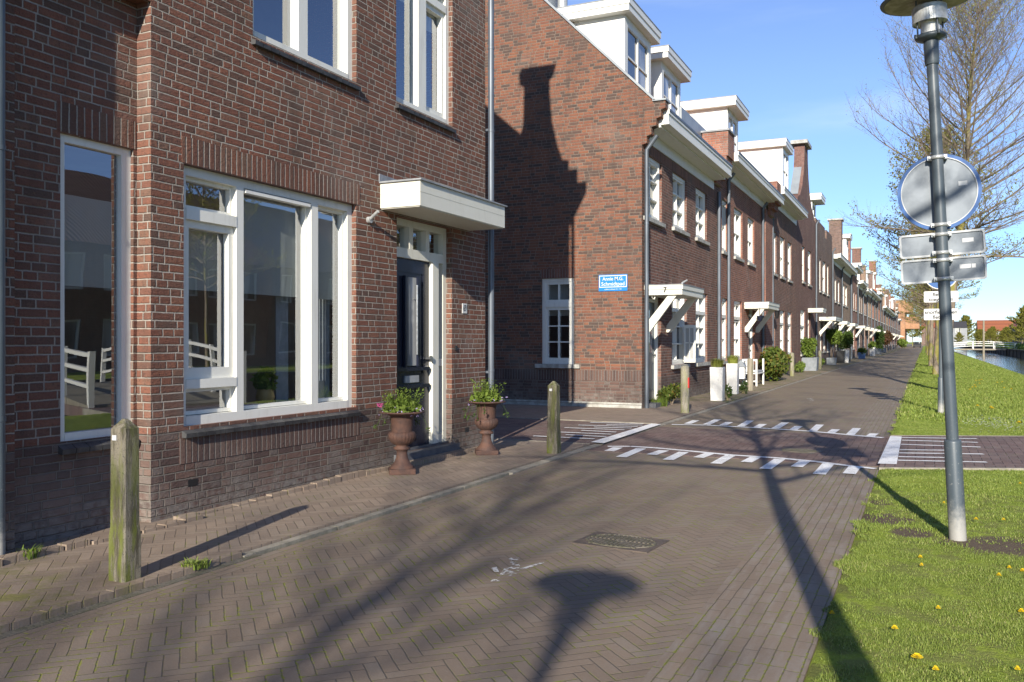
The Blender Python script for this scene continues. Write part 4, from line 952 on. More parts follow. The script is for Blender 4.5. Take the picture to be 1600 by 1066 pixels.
m = MB(); m.box(-5.64, -5.58, 21.95, 27.2, 6.2, 7.36); m.build('zinc_screen', 'zinclight', H7)
m = MB(); m.tube([(-7.2, 17.9, 8.6), (-7.2, 17.9, 9.15)], .11, 16); m.tube([(-7.2, 17.9, 9.0), (-7.2, 17.9, 9.1)], .14, 16); m.build('flue', 'galv', H7)
m = MB(); m.box(-8.1, -7.35, YG + .02, YG + .8, 8.2, 9.6); m.build('chimney', 'zinclight', H7)
# street name sign
sx0, sx1 = XG(936, YG), XG(980.5, YG)
sn = thing('street_name_sign', 'blue enamel street name sign with white letters on the sunny side wall', 'street sign', ((sx0 + sx1) / 2, YG, 2.6))
m = MB(); m.pb(sg, sx0, sx1, 2.455, 2.795, .004, .016); m.build('plate', 'street_blue', sn)
m = MB(); a, c = sx0 + .01, sx1 - .01
for q in [(a, a + .016, 2.53, 2.78), (c - .016, c, 2.53, 2.78), (a + .016, c - .016, 2.53, 2.546), (a + .016, c - .016, 2.764, 2.78)]: m.pb(sg, *q, .0165, .018)
m.build('border', 'sign_white', sn)
sc_ = (sx0 + sx1) / 2
txt(sn, 'Annie M.G.', sg, sc_, 2.706, .105, 'sign_white', d=.018, bold=.0012, wscale=.95); txt(sn, 'Schmidtpad', sg, sc_, 2.600, .112, 'sign_white', d=.018, bold=.0012, wscale=.98)
txt(sn, 'schrijfster en dichteres 1911 - 1995', sg, sc_, 2.49, .026, 'sign_white', d=.018, bold=.0006)
# ================================================================ the rest of the row
def house(ix, y0, y1, zt, mat, ups, lows, doors=(), roofm='tile_orange', roof_h=4.6, gut=True, gz=None, canop=None, dorm=None, chim=(), pipes=(), label='', zlo=(.84, 2.66), zup=(4.0, 5.5), parapet=None, x=XW, quoin=None, dmat='grey_door', brace=True, cols=1):
    pl = E(x)
    h = thing('brick_house', label, 'house', (x, y0, 0), 'row of brick houses along the street')
    ops = [(a, b_, *zup) for a, b_ in ups] + [(a, b_, *zlo) for a, b_ in lows] + [(a, b_, .12, 2.66) for a, b_ in doors]
    m = MB(); m.wall(pl, y0 + .003, y1, 0, zt, ops, .3)
    if parapet:
        for (a, b_, zz) in parapet: m.box(x - .3, x, a, b_, zt + .001, zz)
    if quoin: m.box(x + .002, x + .10, quoin[0], quoin[1], 0, zt - .3)
    m.build('wall', mat, h)
    m = MB(); m.xz([(x - 9.9, 0), (x - .31, 0), (x - .31, zt), (x - 5, zt + roof_h - .15), (x - 9.9, zt)], y0 + .003, y0 + .15); m.build('side_wall', mat, h)
    m = MB(); m.box(x - 9.9, x - .31, y1 - .15, y1, 0, zt); m.build('side_wall', mat, h)
    rz = ((gz or zt - .1) + .08) if gut else zt - .02; m = MB(); m.xz([(x + (.3 if gut else -.3), rz), (x - 5, rz + roof_h), (x - 10, rz - .02), (x - 10, rz - .25), (x - 5, rz + roof_h - .2), (x + .2 if gut else x - .31, rz - .03)], y0 + .151, y1 - .151); m.build('roof', roofm, h)
    far = y0 > 70
    for i, q in enumerate(ops):
        if i >= len(ups) + len(lows): door(h, pl, *q, mat=dmat); continue
        lo = i >= len(ups)
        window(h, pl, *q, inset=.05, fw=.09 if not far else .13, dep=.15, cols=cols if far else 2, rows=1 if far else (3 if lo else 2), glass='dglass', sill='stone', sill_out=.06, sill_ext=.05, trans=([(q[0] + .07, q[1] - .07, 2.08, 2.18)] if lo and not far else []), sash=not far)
    if gut: gutter_box(h, y0 + .05, y1 - .05, gz or zt - .1, (gz or zt - .1) + .27, x1=x + .5, xw=x)
    if canop:
        for c in canop: canopy(h, *c[:4], xw=x, braces=brace)
    if dorm:
        for d in dorm: dormer(h, *d)
    for c in chim:                            # x0,x1,y0,y1,ztop
        m = MB(); m.box(c[0], c[1], c[2], c[3], zt, c[4]); cc = m.build('chimney', mat, h)
        m = MB(); m.box(c[0] - .10, c[1] + .10, c[2] - .10, c[3] + .10, c[4] + .001, c[4] + .12); m.build('chimney_cap', 'stone', cc)
    for (py_, z_) in pipes: pipe(h, x + .07, py_, .02, z_, .05, (.16, .22))
    return h
yf = lambda p: YF(p, XW)
# 2: bright red, quoin pier, orange roof
h2 = house(2, Y7 + .003, yf(1203.5), 6.47, 'bor', [(yf(1128), yf(1137)), (yf(1147), yf(1160)), (yf(1168.5), yf(1178.5))], [(yf(1128), yf(1137)), (yf(1147), yf(1159))], [(yf(1170), yf(1179))],
      canop=[(28.7, 30.9, 2.66, -4.5)], dorm=[(-5.6, 27.75, 29.5, 7.2, 8.75, -8.6)], gz=6.48, pipes=[(yf(1135), 6.1), (yf(1189), 6.1)], quoin=(yf(1192), yf(1203)), label='bright red brick house with orange roof tiles, second from the corner')
m = MB()
for k, (o, a) in enumerate([(.09, 5.75), (.18, 5.93), (.27, 6.11), (.36, 6.29)]): m.box(XW + .003, XW + o, Y7 - .85, Y7 - .05, a, a + .179)
m.box(XW - .3, -4.84, Y7 - .86, Y7 - .04, 6.471, 7.15); m.build('party_wall_pier', 'bor', h2)
m = MB(); m.box(XW - .35, -4.80, Y7 - .9, Y7, 7.151, 7.2); m.build('pier_coping', 'lead', h2)
m = MB(); yq = yf(1203.5)
for k, (o, a) in enumerate([(.12, 6.0), (.24, 6.2), (.36, 6.4)]): m.box(XW + .103, XW + o + .09, yq - 1.2, yq - .3, a, a + .199)
m.box(XW - .3, -4.82, yq - 1.2, yq - .3, 6.76, 7.2); m.build('party_wall_corbel', 'bor', h2)
# 3: purple-red, big flat gutter
house(3, yf(1203.5), yf(1244), 7.0, 'b7f', [(yf(1208), yf(1213.5)), (yf(1219), yf(1226)), (yf(1231), yf(1237))], [(yf(1219), yf(1226)), (yf(1231), yf(1237))], [(yf(1205.5), yf(1211))],
      zup=(4.02, 5.65), gz=6.93, dorm=[(-5.5, 38.9, 40.7, 8.0, 9.75, -9, .3, .16)], pipes=[(yf(1204.3), 6.4)], dmat='white', label='purple brown brick house with a deep white gutter, third from the corner')
# 4: curved gable and tall chimney
y4a, y4b = yf(1244), yf(1275)
h4 = house(4, y4a, y4b, 7.75, 'bmid', [(yf(1253.5), yf(1257.5)), (yf(1262.5), yf(1267.5))], [(yf(1251), yf(1258))], [(yf(1262.5), yf(1266))], zup=(4.25, 5.95), zlo=(.8, 2.9), gut=False, roofm='tile_dark', roof_h=3.4,
      canop=[(yf(1262.5), yf(1268), 3.05, -4.55)], brace=False, pipes=[(yf(1273.5), 7.6)], dmat='black', label='red house with a curved gable rising into a tall capped chimney')
m = MB(); yc_ = 44.95; hw = [(3.3, 7.752), (3.2, 8.0), (2.3, 8.25), (1.5, 8.8), (1.0, 9.5), (.72, 10.2), (.62, 10.95)]
m.yz([(yc_ - a_, z_) for a_, z_ in hw] + [(yc_ + a_, z_) for a_, z_ in hw[::-1]], XW - .48, XW - .001); m.build('curved_gable', 'bmid', h4)
m = MB(); m.box(XW - .62, XW + .16, yc_ - .9, yc_ + .9, 10.951, 11.12); m.build('chimney_cap', 'stone', h4)
m = MB(); m.face([(XW - .47, yc_ - .93, 9.8), (XW - .10, yc_ - .93, 9.8), (XW - .10, yc_ - 2.3, 8.3), (XW - .47, yc_ - 2.3, 8.3)]); m.build('flashing', 'zinclight', h4)
# 5: brown with stepped parapet and a white dormer
y5a, y5b = yf(1275), yf(1300)
house(5, y5a + .001, y5b, 7.2, 'bbr', [(yf(1280.5), yf(1283)), (yf(1285.5), yf(1290)), (yf(1292.5), yf(1295))], [(yf(1281.5), yf(1284)), (yf(1286.5), yf(1290)), (yf(1292.5), yf(1295.5))], [], gut=False, roofm='tile_dark', roof_h=3,
      parapet=[(y5a, y5a + 4.6, 8.0), (y5a + 4.6, y5a + 5.6, 7.45), (y5a + 5.6, y5b, 8.0)], canop=[(yf(1280), yf(1292), 2.75, -4.4)], zup=(4.2, 6.0), dorm=[(-5.7, 51.5, 53.3, 7.6, 9.3, -8.5, .35, .5)], pipes=[(y5b - .2, 7.0)],
      dmat='black', label='brown brick house with a notched parapet and white dormer behind the grey planter')
# 6: two-tone under a blue tile roof
y6b = yf(1329)
h6 = house(6, y5b + .003, y6b, 6.75, 'bbr', [(yf(1304.5), yf(1307)), (yf(1309.5), yf(1312)), (yf(1317), yf(1320)), (yf(1321), yf(1324))], [(yf(1306), yf(1309)), (yf(1318), yf(1321))], [(yf(1311), yf(1314))], gut=True, gz=6.65, roofm='tile_blue', roof_h=4.2,
      canop=[(yf(1304), yf(1309), 2.7, -4.5), (yf(1318), yf(1324), 2.7, -4.5)], chim=[(-6.6, -5.7, 70.5, 71.6, 10.6)], pipes=[(yf(1314.5), 6.4), (y6b - .3, 6.4)], label='house under a glossy blue black roof, half brown and half beige brick')
m = MB(); m.wall(E(XW + .004), yf(1315), y6b - .8, .6, 6.3, [(yf(1317) - .02, yf(1320) + .02, 3.98, 5.52), (yf(1321) - .02, yf(1324) + .02, 3.98, 5.52), (yf(1318) - .02, yf(1321) + .02, .82, 2.68)], .003); m.build('beige_facing', 'bbe', h6)
# farther ones
rng = random.Random(11)
FAR = [('bor', 'tile_orange', 'red'), ('bbr', 'tile_dark', 'dark brown'), ('b7f', 'tile_orange', 'purple brown'), ('bbe', 'tile_dark', 'beige'), ('bor', 'tile_dark', 'bright red'), ('bbr', 'tile_orange', 'brown')]
ords = ['seventh', 'eighth', 'ninth', 'tenth', 'eleventh', 'twelfth', 'thirteenth', 'fourteenth', 'fifteenth', 'sixteenth', 'seventeenth', 'eighteenth', 'nineteenth', 'twentieth', 'twenty-first', 'twenty-second', 'twenty-third', 'twenty-fourth', 'twenty-fifth', 'twenty-sixth']
y = y6b + .004
for i in range(18):
    wd = rng.uniform(6.0, 8.5) if i < 8 else rng.uniform(8, 12)
    bm_, rm, cn = FAR[i % 6]; zt = rng.choice([6.2, 6.5, 6.9, 7.3]); x = XW
    if y + wd > 262: break
    n = 3; step = wd / n
    ups = [(y + step * k + step * .28, y + step * k + step * .28 + 1.15) for k in range(n)]; lows = [ups[0], ups[1]]; dr_ = [(ups[2][0], ups[2][0] + 1.0)]
    kw = dict(gut=rng.random() < .75, canop=[(dr_[0][0] - .4, dr_[0][1] + .5, 2.72, -4.5)], roofm=rm, roof_h=rng.choice([3.6, 4.4, 4.8]), brace=i % 3 == 0)
    feat = ''
    if i % 2 == 0: kw['dorm'] = [(-5.7, y + 1.8, y + 3.7, zt + .5, zt + 2.4, -8.4)]; feat = ' along the row with a white dormer'
    if i % 3 != 1: kw['chim'] = [(-6.5, -5.7, y + wd - 1.3, y + wd - .5, zt + rng.uniform(2.8, 4.4))]; feat += ' and a slim chimney' if feat else ' along the row with a slim chimney'
    if not kw['gut']: kw['parapet'] = [(y + .5, y + wd - .5, zt + .8), (y + 1.6, y + wd - 1.6, zt + 1.5)] if False else [(y + .01, y + wd - .01, zt + .7)]
    house(i, y, y + wd - .004, zt, bm_, ups, lows, dr_, pipes=[(y + .3, zt - .4)], dmat=rng.choice(['black', 'grey_door', 'navy']), label='%s %s house%s' % (ords[i], cn, feat) + ('' if len(feat) > 20 else ', counted along the row from the corner'), **kw)
    y += wd
yend = y
def plainblock(name, label, x0, x1, y0, y1, z1, mat, roof=None, face='S', wins=(), rh=3.0, wmat='white', roofm='tile_orange', group=None):
    t = thing(name, label, 'building', ((x0 + x1) / 2, y0, 0), group)
    ops = list(wins); m = MB()
    if face == 'S': m.wall(S(y0), x0, x1, 0, z1, ops, .3); m.box(x0, x1, y0 + .301, y1, 0, z1 - .01); pl = S(y0)
    else: m.wall(W(x0), y0, y1, 0, z1, ops, .3); m.box(x0 + .301, x1, y0, y1, 0, z1 - .01); pl = W(x0)
    m.build('wall', mat, t)
    for q in ops: window(t, pl, *q, inset=.06, fw=.08, dep=.08, glass='dglass', sill=None, cols=2 if q[1] - q[0] > 1.3 else 1, rows=1, sash=False, frame=wmat)
    if roof:
        m = MB()
        if face == 'W': m.xz([(x0 - .3, z1), ((x0 + x1) / 2, z1 + rh), (x1 + .3, z1)], y0, y1)
        else: m.yz([(y0 - .3, z1), ((y0 + y1) / 2, z1 + rh), (y1 + .3, z1)], x0, x1)
        m.build('roof', roofm, t)
    else:
        m = MB(); m.box(x0 - .1, x1 + .1, y0 - .1, y1 + .1, z1 + .001, z1 + .3); m.build('roof', 'lead', t)
    return t
ob = plainblock('apartment_block', 'light orange brick block with projecting bays closing the end of the street', -16, -4.4, yend + 6, yend + 30, 11.5, 'borange', wins=[(-9 + 2 * k, -8 + 2 * k, z_, z_ + 1.6) for k in range(2) for z_ in (1.2, 4.4, 7.6)])
m = MB(); m.box(-4.39, -1.2, yend + 10, yend + 24, 4.6, 7.6); m.box(-4.39, -2.6, yend + 8, yend + 20, 8.6, 11.2); m.build('bay', 'borange', ob)
plainblock('brown_building', 'low brown building seen through the trees at the street end', -1.0, 9, yend + 95, yend + 110, 6, 'bbr', roof=True)
plainblock('far_house', 'pale grey house front beyond the white footbridge', 3.0, 11.5, 296, 306, 5.6, 'housegrey', wins=[(4 + 2.2 * k, 5.4 + 2.2 * k, z_, z_ + 1.5) for k in range(3) for z_ in (1, 4)], roof=True, roofm='tile_dark', rh=2)
plainblock('far_house', 'long low brick house with orange roof right of the pole, beyond the canal', 14.5, 30, 300, 312, 4.6, 'bbr', wins=[(15 + 2.2 * k, 16.4 + 2.2 * k, z_, z_ + 1.3) for k in range(6) for z_ in (.8, 3.1)], roof=True, roofm='tile_orange', rh=3.4)
# far bank row: most of it is only seen mirrored in the near windows
BK = [('b7f', 'tile_brown', 'purple'), ('bor', 'tile_brown', 'red'), ('bbr', 'tile_dark', 'brown')]
yy = 2.0; i = 0
while yy < 66:
    wd = 6.6 + (i % 3) * .8; a, b_, cn = BK[i % 3]
    plainblock('canal_house', '%s brick house on the far bank, number %s from the bridge, mirrored in the window' % (cn, ['one', 'two', 'three', 'four', 'five', 'six', 'seven', 'eight', 'nine', 'ten'][i]), 22, 31, yy, yy + wd - .02, 5.6, a, roof=True, face='W',
               wins=[(yy + 1 + 2.1 * k, yy + 2.2 + 2.1 * k, z_, z_ + 1.6) for k in range(int((wd - 1) // 2.1)) for z_ in (.8, 3.6)], rh=4.2, roofm=b_, group='houses on the far bank')
    yy += wd; i += 1
yy = 205; i = 0
nm = ['nearest', 'second', 'third', 'fourth', 'fifth', 'sixth']
while i < 6:
    plainblock('canal_house', 'red roofed house on the far bank of the canal, %s of the visible ones' % nm[i], 21.5, 31, yy, yy + 13.5, 5.2, 'b7f', roof=True, face='W',
               wins=[(yy + 1 + 3 * k, yy + 2.6 + 3 * k, z_, z_ + 1.6) for k in range(4) for z_ in (.8, 3.4)], rh=4.6, roofm='tile_orange', group='houses on the far bank')
    yy += 14; i += 1

# ================================================================ bridges
def rail(t, pts, z0, n, h=1.0, mat='white'):
    (xa, ya), (xb, yb) = pts
    for k in range(n + 1):
        f = k / n; x_, y_ = xa + (xb - xa) * f, ya + (yb - ya) * f; zz = z0(f)
        m = MB(); m.box(x_ - .05, x_ + .05, y_ - .05, y_ + .05, zz - .15, zz + h + .03); m.build('post', mat, t)
    for hh, th in ((h - .05, .04), (h * .68, .04), (h * .36, .04)):
        m = MB(); P_ = [(xa + (xb - xa) * f, ya + (yb - ya) * f, z0(f) + hh) for f in frange(0, 1, 10)]
        for a, c in zip(P_[:-1], P_[1:]):
            ln = Vector(c) - Vector(a); 
            vs = []
            for q in (a, c):
                nx, ny = (0, .035) if abs(ln.x) > abs(ln.y) else (.035, 0)
                vs += [(q[0] - nx, q[1] - ny, q[2] - th), (q[0] + nx, q[1] + ny, q[2] - th), (q[0] + nx, q[1] + ny, q[2] + th), (q[0] - nx, q[1] - ny, q[2] + th)]
            m.mesh(vs, [(0, 1, 2, 3), (7, 6, 5, 4), (0, 4, 5, 1), (1, 5, 6, 2), (2, 6, 7, 3), (3, 7, 4, 0)])
        m.build('rail', mat, t)
bz = lambda f: .08 + .26 * math.sin(math.pi * f)
t = thing('footbridge', 'wooden footbridge with white railings beside the crossing path, mirrored in the near windows', 'footbridge', (4.3, 12.4, 0), rz=math.atan(SK))
BW = 3.25; m = MB()
for a, c in zip(frange(0, 9.6, 24)[:-1], frange(0, 9.6, 24)[1:]):
    fa, fc = a / 9.6, c / 9.6
    m.mesh([(a, 0, bz(fa)), (a, BW, bz(fa)), (c - .02, BW, bz(fc)), (c - .02, 0, bz(fc)), (a, 0, bz(fa) - .2), (a, BW, bz(fa) - .2), (c - .02, BW, bz(fc) - .2), (c - .02, 0, bz(fc) - .2)], [(0, 3, 2, 1), (4, 5, 6, 7), (0, 1, 5, 4), (1, 2, 6, 5), (2, 3, 7, 6), (3, 0, 4, 7)])
m.build('deck', 'wood_grey', t)
rail(t, ((0, .06), (9.6, .06)), bz, 6, 1.12); rail(t, ((0, BW - .06), (9.6, BW - .06)), bz, 6, 1.12)
t = thing('footbridge', 'white railed footbridge crossing the canal in the distance', 'footbridge', (9, 165, 0))
b2 = lambda f: .05 + .25 * math.sin(math.pi * f)
m = MB(); m.box(4.6, 13.2, 165.1, 167.9, .0, .22); m.build('deck', 'wood_grey', t)
rail(t, ((4.2, 165), (13.6, 165)), b2, 3, 1.15, 'white2'); rail(t, ((4.2, 168), (13.6, 168)), b2, 3, 1.15, 'white2')
t = MB(); px_, py_ = XG(1537, 150), 150; t.tube([(px_, py_, -1.5), (px_, py_, 4.6)], [.17, .13], 10)
tag(t.build('mooring_post', 'wood_grey'), 'tall weathered pole standing in the canal before the bridge', 'pole')

# ================================================================ bollards
def bollard(loc, label, mat='boll', w=.165, h=.95, tilt=0):
    t = thing('bollard', label, 'bollard', (loc[0], loc[1], 0), 'bollards along the pavement edge', rz=tilt or 1e-6)
    m = MB(); a = w / 2
    def ring(s_, z_, ch): return [(-s_ + ch, -s_, z_), (s_ - ch, -s_, z_), (s_, -s_ + ch, z_), (s_, s_ - ch, z_), (s_ - ch, s_, z_), (-s_ + ch, s_, z_), (-s_, s_ - ch, z_), (-s_, -s_ + ch, z_)]
    vs = ring(a * 1.10, -.2, .012) + ring(a * 1.08, .28, .012) + ring(a * 1.0, .34, .014) + ring(a * .97, h - .055, .014) + ring(.012, h, .004)
    fs = [(i * 8 + k, i * 8 + (k + 1) % 8, (i + 1) * 8 + (k + 1) % 8, (i + 1) * 8 + k) for i in range(4) for k in range(8)] + [tuple(range(32, 40))]
    m.mesh(vs, fs); m.build('post', mat, t)
    m = MB(); m.box(-a * .5, a * .05, -a * .985 - .004, -a * .98, h - .12, h - .09); m.build('sticker', 'sticker', t)
    return t
bollard((-4.18, 3.63), 'mossy square concrete bollard nearest the camera', h=.955, w=.122)
bollard((-4.13, 9.98), 'mossy square bollard between the far urn and the white markings', h=.915, w=.128)
def roundpost(loc, label, h, r, red=False, mat='boll2'):
    t = thing('bollard', label, 'bollard', (loc[0], loc[1], 0), 'bollards along the pavement edge', rz=1e-6)
    m = MB(); m.lathe([(r * 1.05, -.2), (r, .1), (r * .97, h - .03), (r * .8, h), (.01, h + .015)], 0, 0, 14); m.build('post', mat, t)
    if red: m = MB(); m.box(r * .5, r * 1.04, -r * .55, r * .3, h - .42, h - .22); m.build('reflector', 'redp', t)
    return t
roundpost((-4.18, 16.7), 'grey round wooden post with a red reflector at the corner', .93, .085, True)
roundpost((-4.43, 25.1), 'brown weathered post between the white planters and the bench', .92, .085, mat='wood_grey')
roundpost((-4.78, 36.3), 'pale post standing in the green verge before the grey planter', .95, .085)
roundpost((-4.72, 46.0), 'thin post just right of the large grey planter', .95, .08)

# ================================================================ urns and plants
def urn(loc, label, rz):
    t = thing('garden_urn', label, 'urn', (loc[0], loc[1], 0.03), 'rusty urns beside the front door', rz=rz)
    m = MB(); m.box(-.135, .135, -.135, .135, 0, .055); m.build('plinth', 'rust', t, bevel=.006)
    m = MB(); m.lathe([(.125, .055), (.12, .075), (.085, .11), (.062, .16), (.055, .21), (.058, .24), (.085, .25), (.088, .268), (.062, .285), (.075, .30)], 0, 0, 28); m.build('foot', 'rust', t)
    m = MB(); m.lathe([(.075, .298), (.115, .325), (.142, .37), (.146, .40), (.135, .425), (.118, .435)], 0, 0, 96, flute=(.30, .428, 24)); m.build('bowl', 'rust', t)
    m = MB(); m.lathe([(.112, .433), (.112, .445), (.116, .56), (.125, .60), (.20, .625), (.238, .632), (.24, .642), (.20, .645), (.118, .63), (.02, .61)], 0, 0, 36); m.build('rim', 'rust', t)
    return t
def urn_plant(loc, label, seed, wild=0):
    t = thing('flowering_plant', label, 'plant', (loc[0], loc[1], .66), 'plants in the urns'); r_ = random.Random(seed)
    m = MB(); c = (loc[0], loc[1], .72)
    leaves(m, (c[0], c[1], c[2] - .01), (.20, .20, .085), 700, .034, r_, .2)
    for k in range(130):                      # upright shoots
        a = r_.uniform(0, 6.28); rr = r_.uniform(.02, .17); q = Vector((c[0] + math.cos(a) * rr, c[1] + math.sin(a) * rr, .68))
        d = Vector((math.cos(a) * rr * 2.2, math.sin(a) * rr * 2.2, 1)).normalized(); L_ = r_.uniform(.11, .23 if not wild else .26)
        for j in range(9):
            p = q + d * (L_ * j / 8); e1 = Vector((r_.gauss(0, 1), r_.gauss(0, 1), .6)).normalized(); e2 = e1.cross(d).normalized(); s_ = .018
            m.face([p, p + e1 * s_ - e2 * s_ * .4, p + e1 * s_ * 2.1, p + e1 * s_ + e2 * s_ * .4])
    m.build('foliage', 'leaf_bright', t)
    m = MB()
    for k in range(34):
        a = r_.uniform(0, 6.28); rr = r_.uniform(.15, .25); p = (c[0] + math.cos(a) * rr, c[1] + math.sin(a) * rr, .665 + r_.uniform(-.03, .06)); leaves(m, p, (.014, .014, .010), 5, .014, r_, 0, 0, 1.1)
    m.build('blossom', 'petal', t)
    if not wild: m = MB(); leaves(m, (c[0] - .20, c[1] - .1, .74), (.03, .03, .02), 14, .022, r_); m.build('blossom', 'petal_red', t, label='magenta blossoms')
    for k in range(9):
        m = MB(); a = r_.uniform(0, 6.28); P_ = [(c[0] + math.cos(a) * q, c[1] + math.sin(a) * q, .69 - (q - .18) * (q > .18) * 2.5 * r_.uniform(.5, 1)) for q in (.12, .2, .25, .27)]; m.tube(P_, .0025, 4); leaves(m, P_[-1], (.02, .02, .04), 10, .02, r_)
        m.build('trailing_stem', 'leaf_green', t)
U1 = (-4.93, 7.78); U2 = (-4.84, 9.55)
urn(U1, 'rusty fluted urn left of the dark door, nearest the camera', .62); urn(U2, 'rusty fluted urn right of the door at the house corner', .55)
urn_plant(U1, 'green bushy plant with small violet flowers in the nearer urn', 3); urn_plant(U2, 'loose straggly green plant in the farther urn', 8, 1)

def bush(loc, rad, n, size, mat, label, cat='bush', seed=1, name='bush', stem=True, group=None, blobs=5):
    t = thing(name, label, cat, (loc[0], loc[1], 0.03), group); r_ = random.Random(seed); m = MB()
    for k in range(blobs):
        o = (r_.uniform(-.45, .45) * rad[0], r_.uniform(-.45, .45) * rad[1], r_.uniform(-.3, .35) * rad[2]); s_ = r_.uniform(.5, .8)
        leaves(m, (loc[0] + o[0], loc[1] + o[1], loc[2] + o[2]), (rad[0] * s_, rad[1] * s_, rad[2] * s_), n // blobs, size, r_, .4)
    m.build('foliage', mat, t)
    if stem:
        m = MB()
        for k in range(6): m.tube([(loc[0] + r_.uniform(-.04, .04), loc[1] + r_.uniform(-.04, .04), .03), (loc[0] + r_.uniform(-.5, .5) * rad[0], loc[1] + r_.uniform(-.5, .5) * rad[1], loc[2] + r_.uniform(-.1, .3) * rad[2])], [.02, .008], 5)
        m.build('stem', 'twig', t)
    return t
def planter(loc, w, h, mat, label, group=None, name='planter', taper=.9, rz=1e-6):
    t = thing(name, label, 'planter', (loc[0], loc[1], .03), group, rz=rz); a, b_ = w / 2 * taper, w / 2
    m = MB(); vs = [(-a, -a, 0), (a, -a, 0), (a, a, 0), (-a, a, 0), (-b_, -b_, h), (b_, -b_, h), (b_, b_, h), (-b_, b_, h)]
    i_ = b_ - .03; vs += [(-i_, -i_, h), (i_, -i_, h), (i_, i_, h), (-i_, i_, h), (-i_, -i_, h - .05), (i_, -i_, h - .05), (i_, i_, h - .05), (-i_, i_, h - .05)]
    fs = [(0, 3, 2, 1), (0, 1, 5, 4), (1, 2, 6, 5), (2, 3, 7, 6), (3, 0, 4, 7), (4, 5, 9, 8), (5, 6, 10, 9), (6, 7, 11, 10), (7, 4, 8, 11), (8, 9, 13, 12), (9, 10, 14, 13), (10, 11, 15, 14), (11, 8, 12, 15)]
    m.mesh(vs, fs); m.build('box', mat, t, bevel=.006); m = MB(); m.box(-i_, i_, -i_, i_, h - .09, h - .045); m.build('soil', 'soil', t)
    return t
def tuft(loc, r, h, n, mat, label, seed=2, cat='ornamental grass', name='tuft_grass', spread=1.0):
    t = thing(name, label, cat, loc); r_ = random.Random(seed); m = MB()
    for k in range(n):
        a = r_.uniform(0, 6.28); rr = r_.uniform(0, r) ; bx, by = loc[0] + math.cos(a) * rr, loc[1] + math.sin(a) * rr; a2 = a + r_.gauss(0, .6); l_ = h * r_.uniform(.6, 1.1); o = l_ * r_.uniform(.1, .8) * spread; w = .006
        p0, p1, p2 = Vector((bx, by, loc[2])), Vector((bx + math.cos(a2) * o * .35, by + math.sin(a2) * o * .35, loc[2] + l_ * .7)), Vector((bx + math.cos(a2) * o, by + math.sin(a2) * o, loc[2] + l_ * .95))
        s_ = Vector((-math.sin(a2), math.cos(a2), 0)) * w; m.face([p0 - s_, p0 + s_, p1 + s_ * .8, p1 - s_ * .8]); m.face([p1 - s_ * .8, p1 + s_ * .8, p2])
    m.build('blades', mat, t); return t
planter((-4.36, 20.48), .30, .78, 'planterwhite', 'tall white planter box, the nearer of the pair', 'white planters'); tuft((-4.36, 20.48, .78), .12, .24, 420, 'leaf_spring', 'blue green grass tuft in the nearer white planter', 2)
planter((-4.55, 23.25), .29, .80, 'planterwhite', 'tall white planter box, the farther of the pair', 'white planters'); tuft((-4.55, 23.25, .80), .12, .26, 420, 'leaf_spring', 'dry green grass tuft in the farther white planter', 3)
bush((-5.0, 18.8, .28), (.28, .75, .24), 900, .05, 'leaf_tall', 'low reddish green shrub under the house windows behind the corner post', seed=4)
bush((-4.15, 20.7, .2), (.10, .12, .22), 300, .035, 'leaf_green', 'small leafy weed climbing beside the nearer white planter', seed=6, name='weed_plant', cat='plant')
bush((-4.33, 23.5, .2), (.12, .14, .22), 300, .035, 'leaf_green', 'small leafy weed at the foot of the farther white planter', seed=7, name='weed_plant', cat='plant')
bush((-4.75, 31.6, .62), (.42, 1.25, .62), 3800, .085, 'leaf_tall', 'large rounded green and red leaved shrub behind the white bench', seed=9, blobs=9)
tuft((-5.08, 18.15, .03), .16, .22, 160, 'leaf_bright', 'bright green weeds by the doorstep of the corner house', 5, 'plant', 'weed_plant', 1.4)
tuft((-4.03, 4.02, .02), .08, .05, 130, 'grass', 'small grass tuft growing at the foot of the nearest bollard', 6, 'plant', 'weed_plant', 1.6)
tuft((-5.13, 3.72, .03), .06, .08, 50, 'leaf_bright', 'small weeds by the rain pipe at the left edge', 7, 'plant', 'weed_plant', 1.6)
# bench seen from its end
t = thing('garden_bench', 'white slatted garden bench with a grey cushion beside the shrub', 'bench', (-4.85, 28.6, .03))
bx0, bx1, by0, by1 = -5.12, -4.66, 27.6, 28.9
for yy in (by0, by1 - .05):
    for xx in (bx0, bx1 - .05): m = MB(); m.box(xx, xx + .05, yy, yy + .05, .03, .86 if True else .6); m.build('leg', 'white2', t)
m = MB()
m.box(bx0 + .05, bx1 - .05, by0 + .005, by0 + .045, .80, .86); m.box(bx0 + .05, bx1 - .05, by0 + .005, by0 + .045, .47, .52)
for k in range(3): x_ = bx0 + .05 + (bx1 - bx0 - .1) * (k + 1) / 4; m.box(x_ - .022, x_ + .022, by0 + .012, by0 + .038, .52, .80)
m.box(bx0 + .05, bx1 - .05, by0 + .01, by0 + .04, .16, .20); m.build('arm_panel', 'white2', t)
m = MB(); 
for k in range(9): y_ = by0 + .08 + k * (by1 - by0 - .2) / 8; m.box(bx0 + .01, bx0 + .035, y_, y_ + .06, .50, .80)
m.box(bx0 + .005, bx0 + .045, by0 + .05, by1 - .05, .80, .86); m.build('backrest', 'white2', t)
m = MB(); m.box(bx0 + .05, bx1, by0 + .05, by1 - .05, .40, .44); m.build('seat', 'white2', t)
m = MB(); m.box(bx0 + .06, bx1 - .02, by0 + .06, by1 - .06, .441, .50); tag(m.build('cushion', 'cushion', bevel=.02), 'grey cushion lying on the white garden bench', 'cushion')
